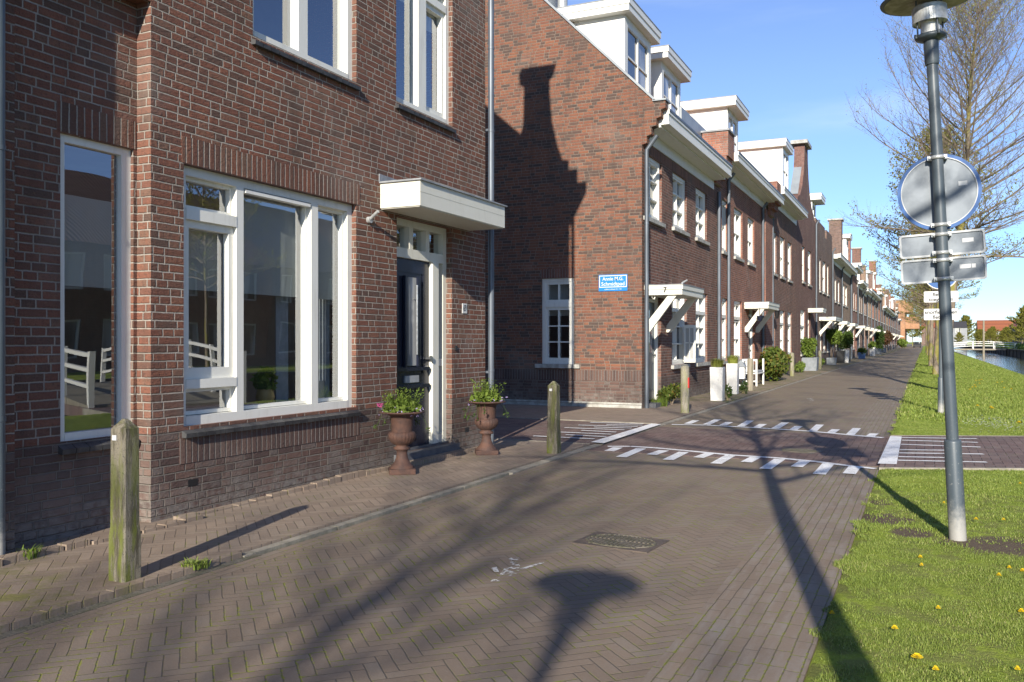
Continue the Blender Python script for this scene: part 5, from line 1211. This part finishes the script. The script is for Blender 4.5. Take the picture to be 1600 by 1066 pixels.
# white lantern house on a small dark table
t = thing('side_table', 'small dark metal table between the white planters and the bench', 'table', (-4.9, 26.3, .03))
m = MB(); m.box(-5.1, -4.72, 26.1, 26.5, .28, .31); m.build('tabletop', 'black', t)
for xx in (-5.08, -4.76):
    for yy in (26.12, 26.46): m = MB(); m.box(xx, xx + .02, yy, yy + .02, .03, .28); m.build('leg', 'black', t)
m = MB(); m.box(-5.08, -4.74, 26.12, 26.48, .10, .14); m.build('shelf', 'white2', t)
t = thing('garden_lantern', 'white house shaped lantern with a pointed roof on the dark table', 'lantern', (-4.9, 26.3, .31))
m = MB(); m.box(-5.03, -4.79, 26.18, 26.42, .311, .66); m.build('body', 'white2', t)
m = MB(); c = (-4.91, 26.3, .86); q = [(-5.07, 26.14, .661), (-4.75, 26.14, .661), (-4.75, 26.46, .661), (-5.07, 26.46, .661)]; m.mesh(q + [c], [(3, 2, 1, 0), (0, 1, 4), (1, 2, 4), (2, 3, 4), (3, 0, 4)]); m.build('roof', 'zinclight', t)
# pots farther along
PL = [((-4.98, 43.6), .85, .62, 'plantergrey', 'large square grey planter with a bushy shrub'), ((-5.0, 55.0), .55, .42, 'plantergrey', 'grey pot holding a round leafy standard tree'),
      ((-4.75, 61.5), .5, .85, 'planterwhite', 'tall white pot with a full green shrub'), ((-4.9, 60.2), .5, .8, 'black', 'black pot left of the tall white pot'), ((-4.9, 65.2), .5, .75, 'black', 'black pot right of the tall white pot'), ((-4.6, 76), .55, .5, 'planterblue', 'blue glazed pot with a small shrub'),
      ((-4.6, 92), .5, .8, 'planterwhite', 'white pot farther along the row of houses'), ((-4.6, 104), .6, .6, 'plantergrey', 'grey pot farther along the row'), ((-4.6, 118), .6, .6, 'plantergrey', 'last grey pot in the row')]
for k, (l_, w_, h_, mt, lb) in enumerate(PL): planter(l_, w_, h_, mt, lb, 'plant pots along the house fronts')
bush((-5.0, 43.6, 1.15), (.42, .5, .6), 1500, .09, 'leaf_bright', 'shrub growing from the large grey planter', seed=21)
bush((-5.0, 55.0, 1.75), (.55, .75, .5), 1500, .11, 'leaf_bright', 'round headed standard tree in a grey pot', seed=22, name='standard_tree', cat='small tree')
bush((-4.75, 61.5, 1.5), (.50, .8, .75), 1800, .11, 'leaf_green', 'dark green shrub in the tall white pot', seed=23)
bush((-4.6, 76, .7), (.4, .6, .35), 600, .1, 'leaf_green', 'small shrub in the blue pot', seed=24)
bush((-4.6, 92, 1.1), (.4, .7, .4), 500, .12, 'leaf_bright', 'bright green plant in the farther white pot', seed=25)
bush((-4.9, 110, 1.8), (.6, 1.2, 1.6), 1400, .16, 'leaf_green', 'tall green climber against the house fronts', seed=26)
bush((-4.5, 122, 1.9), (.9, 2.6, 1.1), 2200, .16, 'leaf_red', 'reddish brown leaved small tree farther along the row', seed=27, name='red_leaved_tree', cat='small tree')
bush((-4.2, 200, 1.1), (1.2, 3, 1.0), 900, .25, 'leaf_bright', 'bright yellow green hedge near the end of the street', seed=28)
for k, (y_, s_) in enumerate([(41.0, 31), (50, 32), (68, 33), (86, 34), (98, 35)]):
    bush((-5.02, y_, .28), (.16, 1.4, .26), 500, .06, 'leaf_bright', 'low green growth at the foot of the house fronts, clump %s from the post' % nm[k], seed=s_, stem=False, name='weed_plant', cat='plant')
# wall lanterns and flower basket
for (px_, z_, lb) in [(1205.5, 2.55, 'black carriage lantern on the third house by its white door')]:
    y_ = YF(px_, XW); t = thing('wall_lantern', lb, 'lantern', (XW, y_, z_))
    m = MB(); m.tube([(XW, y_, z_ + .1), (XW + .12, y_, z_ + .16), (XW + .2, y_, z_ + .1)], .012, 6); m.build('bracket', 'black', t)
    m = MB(); m.lathe([(.05, z_ - .28), (.10, z_ - .02), (.13, z_), (.03, z_ + .1)], XW + .2, y_, 6, smooth=False); m.build('lamp_body', 'black', t)
y_ = 28.6; t = thing('hanging_basket', 'blue pot hanging beside the second canopy', 'hanging basket', (-4.75, y_, 2.1)); m = MB(); m.lathe([(.05, 2.05), (.09, 2.12), (.10, 2.22)], -4.75, y_, 14); m.build('pot', 'navy', t); m = MB(); m.tube([(-4.75, y_, 2.22), (-4.75, y_, 2.5)], .008, 5); m.build('chain', 'black', t)
# ================================================================ lamp posts and signs
def lamp(loc, label, lean=0.0):
    t = thing('street_lamp', label, 'street lamp', (loc[0], loc[1], 0), 'street lamps along the grass verge', rz=1e-6)
    m = MB(); m.lathe([(.056, -.3), (.056, .70), (.052, .715), (.040, .718)], 0, 0, 28); m.build('base_sleeve', 'post', t)
    m = MB(); m.tube([(0, 0, .70), (0, 0, 2.0), (0, 0, 3.36)], [.040, .039, .036], 24); m.lathe([(.044, 3.34), (.048, 3.36), (.048, 3.50), (.044, 3.51)], 0, 0, 24); m.build('pole', 'post', t)
    m = MB(); m.lathe([(.05, 3.505), (.095, 3.52), (.105, 3.535), (.09, 3.55), (.06, 3.555)], 0, 0, 24)
    for k in range(4):
        a = k * math.pi / 2 + .5; x, y = .092 * math.cos(a), .092 * math.sin(a); m.tube([(x, y, 3.53), (x, y, 3.84)], .006, 8); m.tube([(x * 1.15, y * 1.15, 3.525), (x * 1.15, y * 1.15, 3.55)], .012, 8)
    m.build('cage', 'post', t)
    m = MB(); m.lathe([(.062, 3.552), (.062, 3.66)], 0, 0, 28); m.build('lamp_glass', 'opal', t)
    m = MB(); m.lathe([(.112, 3.635), (.113, 3.63), (.113, 3.74), (.108, 3.745), (.03, 3.75)], 0, 0, 40, smooth=False); m.build('lamp_housing', 'galv', t)
    m = MB(); m.lathe([(.29, 3.792), (.312, 3.795), (.315, 3.802), (.30, 3.815), (.15, 3.87), (.03, 3.895)], 0, 0, 48, smooth=False); m.build('lamp_shade', 'post', t)
    m = MB(); m.lathe([(.287, 3.789), (.02, 3.80)], 0, 0, 48); m.build('shade_underside', 'dome', t)
    if lean: t.rotation_euler = Matrix.Rotation(-lean, 4, Vector((-ST, CT, 0))).to_euler()
    return t
LEAN = R(3.1)
LP = Vector((.21, 6.87, 0))
Lm = lamp(LP, 'blue grey street lamp nearest the camera, carrying signs seen from behind', LEAN)
lamp((.28, 18.73, 0), 'second street lamp, with the blue round sign on its pole')
lamp((.30, -4.6, 0), 'street lamp behind the camera that throws its shadow on the road')
RL = Matrix.Rotation(-LEAN, 4, Vector((-ST, CT, 0)))
def on_lamp(o):
    o.location = LP; o.rotation_euler = RL.to_euler()
def rrect(x0, x1, z0, z1, r, n=5):
    P_ = []
    for (cx, cz, a0) in [(x1 - r, z1 - r, 0), (x0 + r, z1 - r, 90), (x0 + r, z0 + r, 180), (x1 - r, z0 + r, 270)]:
        for k in range(n + 1): a = R(a0 + 90 * k / n); P_.append((cx + r * math.cos(a), cz + r * math.sin(a)))
    return P_
def ringxz(m, outer, inner, y0, y1):
    n = len(outer)
    for k in range(n):
        a, b_ = k, (k + 1) % n; O, I = outer, inner
        m.face([(O[a][0], y0, O[a][1]), (O[b_][0], y0, O[b_][1]), (I[b_][0], y0, I[b_][1]), (I[a][0], y0, I[a][1])])
        m.face([(O[a][0], y1, O[a][1]), (O[b_][0], y1, O[b_][1]), (I[b_][0], y1, I[b_][1]), (I[a][0], y1, I[a][1])])
        m.face([(O[a][0], y0, O[a][1]), (O[a][0], y1, O[a][1]), (O[b_][0], y1, O[b_][1]), (O[b_][0], y0, O[b_][1])])
        m.face([(I[a][0], y0, I[a][1]), (I[a][0], y1, I[a][1]), (I[b_][0], y1, I[b_][1]), (I[b_][0], y0, I[b_][1])])
def clamp(t, z, y0=.0, w=.125):
    m = MB(); m.lathe([(.043, z - .012), (.046, z - .012), (.046, z + .012), (.043, z + .012)], 0, 0, 20)
    m.box(-w / 2, -.035, -.012, .055, z - .014, z + .014); m.box(.035, w / 2, -.012, .055, z - .014, z + .014)
    m.tube([(-w / 2 + .015, -.03, z), (-w / 2 + .015, .05, z)], .007, 8); m.tube([(w / 2 - .015, -.03, z), (w / 2 - .015, .05, z)], .007, 8)
    m.build('clamp', 'galv', t)
def stk(t, x, z, w, h, y=.0535):
    m = MB(); m.box(x, x + w, y - .0012, y - .0005, z, z + h); m.build('sticker', 'sticker', t)
circ = lambda r, z, x=0, n=48: [(x + r * math.cos(2 * math.pi * k / n), z + r * math.sin(2 * math.pi * k / n)) for k in range(n)]
t = thing('round_sign', 'round road sign seen from behind with a blue rim, on the nearest lamp', 'road sign', LP, rz=1e-6); on_lamp(t)
zc_ = 2.455
m = MB(); ringxz(m, circ(.268, zc_), circ(.245, zc_), .048, .078); m.build('rim', 'blue', t)
m = MB(); ringxz(m, circ(.2449, zc_), circ(.239, zc_), .045, .070); m.build('inner_rim', 'alu_edge', t)
m = MB(); m.xz(circ(.2389, zc_), .054, .060); m.build('sign_back', 'alu_back', t); clamp(t, zc_ + .235); clamp(t, zc_ - .235)
stk(t, .125, zc_ + .03, .055, .03); stk(t, .128, zc_ + .048, .05, .008, .0532)
def plate(z0, z1, label, sx, n2):
    t = thing('rectangular_sign', label, 'road sign', LP, 'rectangular signs on the nearest lamp', rz=1e-6); on_lamp(t)
    o = rrect(-.272, .272, z0, z1, .022); i_ = rrect(-.258, .258, z0 + .014, z1 - .014, .014)
    m = MB(); ringxz(m, o, i_, .045, .072); m.build('rim', 'alu_edge', t)
    m = MB(); m.xz(rrect(-.2579, .2579, z0 + .0141, z1 - .0141, .014), .056, .060); m.build('sign_back', 'alu_back', t)
    clamp(t, z1 - .02); clamp(t, z0 + .02); stk(t, sx, (z0 + z1) / 2, .07, .028, .0555); 
    if n2: stk(t, sx + .075, (z0 + z1) / 2, .025, .028, .0555)
plate(2.005, 2.172, 'upper of two rectangular signs seen from behind on the nearest lamp', .13, False)
plate(1.822, 1.993, 'lower of two rectangular signs seen from behind on the nearest lamp', .105, True)
# signs on the second lamp, facing the camera
bx, by = .28, 18.73
sp = S(by - .06)
t = thing('round_sign', 'blue round bicycle path sign on the second lamp', 'road sign', (bx, by, 2.7))
m = MB(); m.xz(circ(.30, 2.70, bx), by - .062, by - .055); m.build('rim', 'sign_white', t)
m = MB(); m.xz(circ(.283, 2.70, bx), by - .066, by - .0621); m.build('sign_face', 'blue', t)
m = MB(); cx = bx
for w_ in (-.11, .11): ringxz(m, circ(.065, 2.62, cx + w_, 20), circ(.050, 2.62, cx + w_, 20), by - .070, by - .0665)
for a, c in [((-.11, 2.62), (-.05, 2.74)), ((-.05, 2.74), (.07, 2.74)), ((.07, 2.74), (.0, 2.62)), ((.0, 2.62), (-.05, 2.74)), ((-.11, 2.62), (.0, 2.62)), ((.11, 2.62), (.06, 2.80)), ((-.05, 2.74), (-.06, 2.78)), ((.06, 2.8), (.02, 2.81))]:
    m.tube([(cx + a[0], by - .068, a[1]), (cx + c[0], by - .068, c[1])], .009, 6)
m.build('bicycle_symbol', 'sign_white', t)
for (z0, z1, l1, l2, lb) in [(2.155, 2.365, 'fietsers', 'toegestaan', 'white text plate directly under the blue round sign'), (1.815, 2.03, 'snorfietsen en', 'fietsers', 'lowest white text plate on the second lamp')]:
    t = thing('text_sign', lb, 'road sign', (bx, by, z0), 'white text plates on the second lamp'); m = MB(); m.xz(rrect(bx - .295, bx + .295, z0, z1, .02), by - .062, by - .055); m.build('plate', 'sign_white', t)
    txt(t, l1, sp, bx, z0 + .148, .098, 'ink', d=.004, bold=.0025); txt(t, l2, sp, bx, z0 + .052, .098, 'ink', d=.004, bold=.0025)

# ================================================================ trees
def make_tree(name, label, loc, seed, H_=10.6, z0=3.7, spread=3.0, nb=34, leafn=3, leafs=.055, r0=.12, leafm='leaf_spring', nsec=9, ntw=4, group='trees on the grass verge', twr=.0045, lr=.42, rnd=False):
    rr = random.Random(seed)
    t = thing(name, label, 'tree', loc, group, rz=1e-6)
    tr = MB(); lean = (rr.uniform(-.15, .15), rr.uniform(-.15, .15))
    def tp(z): k = z / H_; return Vector((lean[0] * k + .05 * math.sin(z * .9 + seed), lean[1] * k + .05 * math.cos(z * .8 + seed), z))
    zs = frange(-.1, H_, 22); rad = [max(.006, r0 * (1 - max(z, 0) / H_) ** .85 + (0.03 if z < .1 else 0)) for z in zs]
    tr.tube([tp(z) for z in zs], rad, 12); tr.build('trunk', 'bark', t)
    br = MB(); tw = MB(); lf = MB()
    def curve(p, d, L_, n, lift, wig):
        P_ = [p.copy()]; d = d.normalized()
        for k in range(n):
            d = (d + Vector((rr.gauss(0, wig), rr.gauss(0, wig), lift + rr.gauss(0, wig)))).normalized(); p = p + d * (L_ / n); P_.append(p.copy())
        return P_
    def leaf(p):
        for _ in range(leafn):
            q = p + Vector((rr.gauss(0, .05), rr.gauss(0, .05), rr.gauss(0, .04))); d = Vector((rr.gauss(0, 1), rr.gauss(0, 1), rr.gauss(-.2, 1))).normalized(); e_ = d.cross(Vector((rr.gauss(0, 1), rr.gauss(0, 1), 1))).normalized(); s_ = leafs * rr.uniform(.5, 1.2)
            lf.face([q, q + d * s_ * .5 - e_ * s_ * .35, q + d * s_, q + d * s_ * .5 + e_ * s_ * .35])
    for i in range(nb):
        k = (i + rr.uniform(-.3, .3)) / nb; z = z0 + (H_ * .93 - z0) * max(k, 0) ** .9
        az = i * 2.399 + rr.uniform(-.4, .4); L_ = spread * ((1 - k) ** .75 if not rnd else max(.12, math.sin(math.pi * min(.97, .24 + .73 * max(k, 0))))) * rr.uniform(.75, 1.1) + .55
        el = R(18 + 42 * k + rr.uniform(-8, 8)); p = tp(z); d = Vector((math.cos(az) * math.cos(el), math.sin(az) * math.cos(el), math.sin(el)))
        P_ = curve(p, d, L_, 8, .045 if k > .1 else -.01, .05); rb = r0 * lr * (1 - k * .7)
        br.tube(P_, [rb * (1 - .85 * j / 8) for j in range(9)], 6, cap=False)
        for s_ in range(nsec):
            f = (s_ + 1.2) / (nsec + .6) ; q = P_[min(7, int(f * 8))].lerp(P_[min(8, int(f * 8) + 1)], f * 8 % 1)
            base = (P_[min(8, int(f * 8) + 1)] - P_[min(7, int(f * 8))]).normalized(); side = base.cross(Vector((0, 0, 1))).normalized() * (1 if s_ % 2 else -1)
            d2 = (base * .7 + side * rr.uniform(.5, 1.0) + Vector((0, 0, rr.uniform(-.1, .5)))).normalized(); L2 = L_ * .42 * (1.1 - f * .6) * rr.uniform(.7, 1.2) + .15
            Q_ = curve(q, d2, L2, 5, .05, .10); r2 = max(.005, rb * .35 * (1 - f * .5)); tw.tube(Q_, [r2 * (1 - .7 * j / 5) for j in range(6)], 4, cap=False)
            for u in range(ntw):
                g_ = (u + .8) / ntw; q3 = Q_[min(5, int(g_ * 5))]; d3 = (d2 + Vector((rr.gauss(0, .6), rr.gauss(0, .6), rr.uniform(.0, .6)))).normalized(); T_ = curve(q3, d3, L2 * .5 * rr.uniform(.5, 1.1) + .12, 3, .05, .12)
                tw.tube(T_, [twr, twr * .8, twr * .6, twr * .35], 3, cap=False)
                for p_ in T_[1:]: leaf(p_)
    br.build('limbs', 'twig', t); tw.build('twigs', 'twig', t); lf.build('leaves', leafm, t)
    return t
T1 = make_tree('street_tree', 'tall bare branched tree coming into leaf behind the nearest lamp', (.50, 27.2, 0), 3, nb=64, nsec=13, ntw=7, spread=2.9, H_=11.3, z0=3.7, r0=.14, rnd=True, leafn=1, leafs=.038, twr=.0035, lr=.30)
T1.rotation_euler = (0, R(5.0), 0)
T2 = make_tree('street_tree', 'second tree of the verge row, yellow green with young leaves', (.45, 40.0, 0), 5, H_=10.2, spread=3.1, nb=36, leafn=3, leafs=.10, leafm='leaf_olive', twr=.007)
TA = make_tree('street_tree', 'tree beside the camera whose trunk shadow runs up the road', (.62, 0.05, 0), 9, H_=10.0, z0=3.6, spread=2.9, nb=30, nsec=8, ntw=4, leafn=1, leafs=.05, r0=.108, lr=.5)
TA.rotation_euler = (0, 0, .6)
dup(TA, (.95, -12.6, 0), 2.1, 'tree behind the camera that shades the left of the road')
dup(TA, (.7, -26.5, 0), 4.0, 'farther tree behind the camera')
lab = ['third', 'fourth', 'fifth', 'sixth', 'seventh', 'eighth', 'ninth', 'tenth', 'eleventh', 'twelfth']
for i in range(9):
    y_ = 54 + i * 14.2; dup(T2, (.35 - .1 * (i > 2), y_, 0), i * 1.3 + .8, '%s tree of the verge row, counted from the nearest lamp' % lab[i], scale=(1 + .03 * (i % 3), 1.0, .95 + .05 * (i % 3)))
TB = make_tree('bank_tree', 'nearest of the bushy olive trees on the far bank', (16.5, 150, 0), 12, H_=9.0, z0=2.2, spread=3.4, nb=30, nsec=8, ntw=4, leafn=6, leafs=.22, leafm='leaf_olive', group='trees on the far bank', twr=.01)
for i, (x_, y_, s_) in enumerate([(15.5, 172, .9), (17, 195, .6), (16, 215, .55), (12, 320, 1.2), (5, 330, 1.1), (13, 255, .55), (16, 270, .6), (19, 262, .6), (9, 285, .5), (14, 288, .6), (18, 292, .7), (22, 250, .8), (17, 240, .5), (26, 262, .9), (11, 300, .7), (7, 310, .8), (-3.5, 300, 1.2), (0, 345, 1.2), (9, 345, 1.0)]):
    dup(TB, (x_, y_, 0), i * 1.1, 'bushy olive tree in the distance, number %s beyond the nearest bank tree' % (['one', 'two', 'three', 'four', 'five', 'six', 'seven', 'eight', 'nine', 'ten', 'eleven', 'twelve', 'thirteen', 'fourteen', 'fifteen', 'sixteen', 'seventeen', 'eighteen', 'nineteen', 'twenty'][i]), scale=(s_, s_, s_ * .9))
for i, y_ in enumerate([14, 30, 46]): dup(T2, (18.5, y_, 0), i * 2.0, 'tree on the far bank mirrored in the near windows, %s one' % nm[i], group='trees on the far bank')
# hedge and shed on the far bank
m = MB(); r_ = random.Random(4)
for k in range(60): leaves(m, (14.2 + r_.uniform(-.5, .5), 120 + k * 2.6, .55), (.8, 1.7, .55), 60, .26, r_)
stuff(m.build('bank_hedge', 'leaf_green'), 'low green growth along the far bank of the canal', 'hedge')
t = thing('garden_shed', 'light blue and white shed on the far bank at the right edge', 'shed', (18.5, 182, 0)); m = MB(); m.box(17, 20, 182, 186, .1, 2.6); m.build('wall', 'zinclight', t); m = MB(); m.box(17.5, 18.4, 181.95, 181.999, .2, 2.2); m.build('door', 'planterblue', t); m = MB(); m.yz([(181.8, 2.6), (184, 3.5), (186.2, 2.6)], 16.9, 20.1); m.build('roof', 'tile_dark', t)
# parked bicycle-ish shapes at the very end read as a parked car
t = thing('parked_car', 'small dark car parked at the far end of the street', 'car', (-1.6, 225, 0))
m = MB(); m.yz([(222.9, .25), (222.9, .75), (223.9, .9), (224.6, 1.4), (226.4, 1.4), (227.1, .9), (227.3, .3)], -2.4, -.8); m.build('body', 'black', t, bevel=.06)
for xx in (-2.3, -.95):
    for yy in (223.7, 226.5): m = MB(); m.tube([(xx - .1, yy, .31), (xx + .1, yy, .31)], .31, 14); m.build('wheel', 'black', t)
m = MB(); m.box(-2.2, -1.0, 224.05, 224.1, .95, 1.3); m.build('windscreen', 'dglass', t)

# ================================================================ grass blades, dandelions
SOIL = [(*G(1385, 815), .22), (*G(1420, 835), .18), (*G(1570, 858), .30), (*G(1380, 790), .12), (*G(1500, 850), .16), (*G(1545, 862), .18)]
def blades(name, x0, x1, y0, y1, n, hmin, hmax, w, label):
    x = NR.uniform(x0, x1, n); y = NR.uniform(y0, y1, n)
    keep = np.ones(n, bool)
    keep &= ~((y > 10.36 + SK * (x + .45) - .05) & (y < 13.90 + SK * (x + .45) + .05))
    edge = -.44 + .05 * np.sin(y * 5.1) + .03 * np.sin(y * 13.7) + .02 * np.sin(y * 31.0)
    keep &= x > edge
    clump = np.sin(x * 7.3 + np.sin(y * 5.1) * 1.3) * np.sin(y * 6.7 + x * 2.2) + .6 * np.sin(x * 17 + y * 3) * np.sin(y * 19 - x * 5)
    keep &= NR.uniform(-1.8, 1.2, n) < clump + .6
    for (sx, sy, sr) in SOIL:
        d = np.hypot(x - sx, (y - sy)); keep &= ~((d < sr) & (NR.uniform(0, 1, n) > (d / sr) ** 2 * .7 + .12))
    x, y, clump = x[keep], y[keep], clump[keep]; n = len(x)
    h = NR.uniform(hmin, hmax, n) * (1 + .35 * clump); h = np.maximum(h, hmin * .6)
    h *= np.where(x < -.30, 1.25, 1.0)
    z0 = .015 + .02 * np.sin(x * 1.7 + y * .6) * np.sin(y * .9) - .006
    z0 = np.where(x > 3.0, .015 - .86 * (np.clip(x - 3.0, 0, 9) / 2.8) ** 1.3, z0)
    a = NR.uniform(0, 6.2832, n); b_ = NR.uniform(0.2, 1.1, n) * h; ca, sa = np.cos(a), np.sin(a); ww = w * NR.uniform(.6, 1.3, n)
    P = np.zeros((n, 5, 3))
    for k, (f, g, s_) in enumerate([(0, 0, -1), (0, 0, 1), (.55, .35, .8), (.55, .35, -.8), (.95, 1.0, 0)]):
        P[:, k, 0] = x + ca * b_ * g - sa * ww * s_; P[:, k, 1] = y + sa * b_ * g + ca * ww * s_; P[:, k, 2] = z0 + h * f * np.where(k == 4, .92, 1)
    me = bpy.data.meshes.new(name); me.vertices.add(n * 5); me.vertices.foreach_set('co', P.reshape(-1))
    base = np.arange(n)[:, None] * 5; L_ = np.concatenate([base + np.array([[0, 1, 2, 3]]), base + np.array([[3, 2, 4]])], 1).reshape(-1)
    me.loops.add(n * 7); me.loops.foreach_set('vertex_index', L_.astype(np.int32))
    st = (np.arange(n)[:, None] * 7 + np.array([[0, 4]])).reshape(-1); me.polygons.add(n * 2); me.polygons.foreach_set('loop_start', st.astype(np.int32))
    me.update(calc_edges=True); me.validate(); me.materials.append(M['grass'])
    o = bpy.data.objects.new(name, me); COL.objects.link(o); return stuff(o, label, 'grass')
blades('grass', -.52, 1.9, 3.2, 6.6, 280000, .008, .022, .0017, 'bright green lawn grass in front of the nearest lamp')
blades('grass', -.52, 2.6, 6.6, 17.0, 260000, .010, .027, .0028, 'lawn grass on both sides of the bridge path')
blades('grass', -.52, 5.4, 17.0, 46.0, 170000, .03, .07, .008, 'lawn grass along the verge and the canal bank farther off')
blades('grass', -.5, 5.5, 46.0, 115.0, 120000, .04, .09, .018, 'far lawn grass along the verge between the trees and the canal')
# dandelions
def dand_src():
    t = thing('dandelion', 'yellow dandelion flower in the sunlit grass near the lamp', 'dandelion', (0, 0, 0), 'dandelions in the grass', rz=1e-6)
    m = MB(); r_ = random.Random(2)
    for lay in range(3):
        for k in range(18):
            a = k * 6.283 / 18 + lay * .2; l_ = .019 - lay * .005; c_, s_ = math.cos(a), math.sin(a); z = .052 + lay * .003
            m.face([(c_ * .002, s_ * .002, z), (c_ * l_ - s_ * .002, s_ * l_ + c_ * .002, z + .002 + lay * .003), (c_ * l_ * 1.1, s_ * l_ * 1.1, z + .001 + lay * .003), (c_ * l_ + s_ * .002, s_ * l_ - c_ * .002, z + .002 + lay * .003)])
    m.build('petals', 'petal_y', t); m = MB(); m.tube([(0, 0, 0), (.002, 0, .03), (0, 0, .052)], .0018, 5); m.build('stem', 'leaf_bright', t); return t
D0 = dand_src(); pts = [(1433, 1040), (1525, 819), (1568, 820), (1577, 897), (1598, 902), (1561, 909), (1466, 962), (1596, 967), (1300, 970), (1475, 793), (1594, 762), (1438, 880), (1440, 893), (1398, 994), (1462, 1060), (1590, 1060)]
for i, p in enumerate(pts):
    g_ = G(*p); z_ = .005
    if i == 0: D0.location = (*g_, z_ - .02); D0.scale = (1.25, 1.25, 1.0)
    else: dup(D0, (*g_, z_ - .02), i * 1.0, scale=((.6, .8, .7)[i % 3],) * 2 + (1.0,))
r_ = random.Random(8)
for i in range(26): dup(D0, (r_.uniform(.9, 4.2), r_.uniform(15, 34), -.0), i * .7, scale=(1.9,) * 3)
m = MB()
for k in range(260):
    x_, y_ = r_.gauss(1.05, .30), r_.gauss(16.6, .7)
    if y_ < 13.9 + SK * (x_ + .45) + .1: continue
    for q in range(5): a = q * 1.26; m.face([(x_, y_, .06), (x_ + .012 * math.cos(a - .5), y_ + .012 * math.sin(a - .5), .062), (x_ + .015 * math.cos(a), y_ + .015 * math.sin(a), .061), (x_ + .012 * math.cos(a + .5), y_ + .012 * math.sin(a + .5), .062)])
stuff(m.build('daisies', 'petal_w'), 'patch of tiny white daisies in the lawn beyond the bridge path', 'daisies')

# ================================================================ light, sky, camera
sun = bpy.data.lights.new('sun', 'SUN'); sun.energy = 4.6; sun.angle = R(.55); sun.color = (1.0, .93, .82)
so = bpy.data.objects.new('sun', sun); COL.objects.link(so)
sd = Vector((SUN_T, -1, 0)).normalized() * math.cos(SUN_E) + Vector((0, 0, math.sin(SUN_E)))
so.rotation_euler = sd.to_track_quat('Z', 'Y').to_euler()
w = bpy.data.worlds.new('World'); SC.world = w; w.use_nodes = True; nt = w.node_tree; nt.nodes.clear()
sky = nt.nodes.new('ShaderNodeTexSky'); sky.sky_type = 'NISHITA'; sky.sun_disc = False; sky.sun_elevation = SUN_E
sky.sun_rotation = math.atan2(sd.x, sd.y); sky.air_density = 1.0; sky.dust_density = 0.0; sky.ozone_density = 4.0; sky.altitude = 1800
tc = nt.nodes.new('ShaderNodeTexCoord'); mp = nt.nodes.new('ShaderNodeMapping'); mp.inputs['Rotation'].default_value = (R(10), R(-28), R(20)); mp.inputs['Scale'].default_value = (1.2, 1.6, 7.0)
nz = nt.nodes.new('ShaderNodeTexNoise'); nz.inputs['Scale'].default_value = 1.6; nz.inputs['Detail'].default_value = 6; nz.inputs['Roughness'].default_value = .55
mr = nt.nodes.new('ShaderNodeMapRange'); mr.interpolation_type = 'SMOOTHSTEP'; mr.inputs[1].default_value = .50; mr.inputs[2].default_value = .78; mr.inputs[4].default_value = .20
mx = nt.nodes.new('ShaderNodeMix'); mx.data_type = 'RGBA'; mx.inputs[7].default_value = (6.2, 6.6, 7.2, 1); tn = nt.nodes.new('ShaderNodeMix'); tn.data_type = 'RGBA'; tn.blend_type = 'MULTIPLY'; tn.inputs[0].default_value = 1; tn.inputs[7].default_value = (1.12, 0.97, 1.06, 1)
bg = nt.nodes.new('ShaderNodeBackground'); bg.inputs[1].default_value = .118; ou = nt.nodes.new('ShaderNodeOutputWorld')
sx = nt.nodes.new('ShaderNodeSeparateXYZ'); er = nt.nodes.new('ShaderNodeMapRange'); er.interpolation_type = 'SMOOTHSTEP'; er.inputs[1].default_value = -.02; er.inputs[2].default_value = .30
tm = nt.nodes.new('ShaderNodeMix'); tm.data_type = 'RGBA'; tm.inputs[6].default_value = (0.66, 0.74, 0.90, 1); tm.inputs[7].default_value = (1.10, 0.98, 1.04, 1)
L_ = nt.links.new; L_(tc.outputs['Generated'], sx.inputs[0]); L_(sx.outputs[2], er.inputs[0]); L_(er.outputs[0], tm.inputs[0]); L_(tm.outputs[2], tn.inputs[7]); L_(tc.outputs['Generated'], mp.inputs[0]); L_(mp.outputs[0], nz.inputs['Vector']); L_(nz.outputs[0], mr.inputs[0]); L_(mr.outputs[0], mx.inputs[0]); L_(sky.outputs[0], tn.inputs[6]); L_(tn.outputs[2], mx.inputs[6]); L_(mx.outputs[2], bg.inputs[0]); L_(bg.outputs[0], ou.inputs[0])
cam = bpy.data.cameras.new('camera'); co = bpy.data.objects.new('camera', cam); COL.objects.link(co)
cam.lens = F / 1600 * 36; cam.sensor_width = 36; cam.shift_y = 1.0 / 1600; cam.clip_start = .05; cam.clip_end = 4000
co.location = (0, 0, EYE); co.rotation_euler = (R(90), 0, TH); SC.camera = co
SC.view_settings.view_transform = 'Standard'; SC.view_settings.look = 'None'; SC.view_settings.exposure = 0.75; SC.view_settings.gamma = 1
SC.render.resolution_x = 1024; SC.render.resolution_y = 682
SC.cycles.max_bounces = 6; SC.cycles.transparent_max_bounces = 16; SC.cycles.use_denoising = True
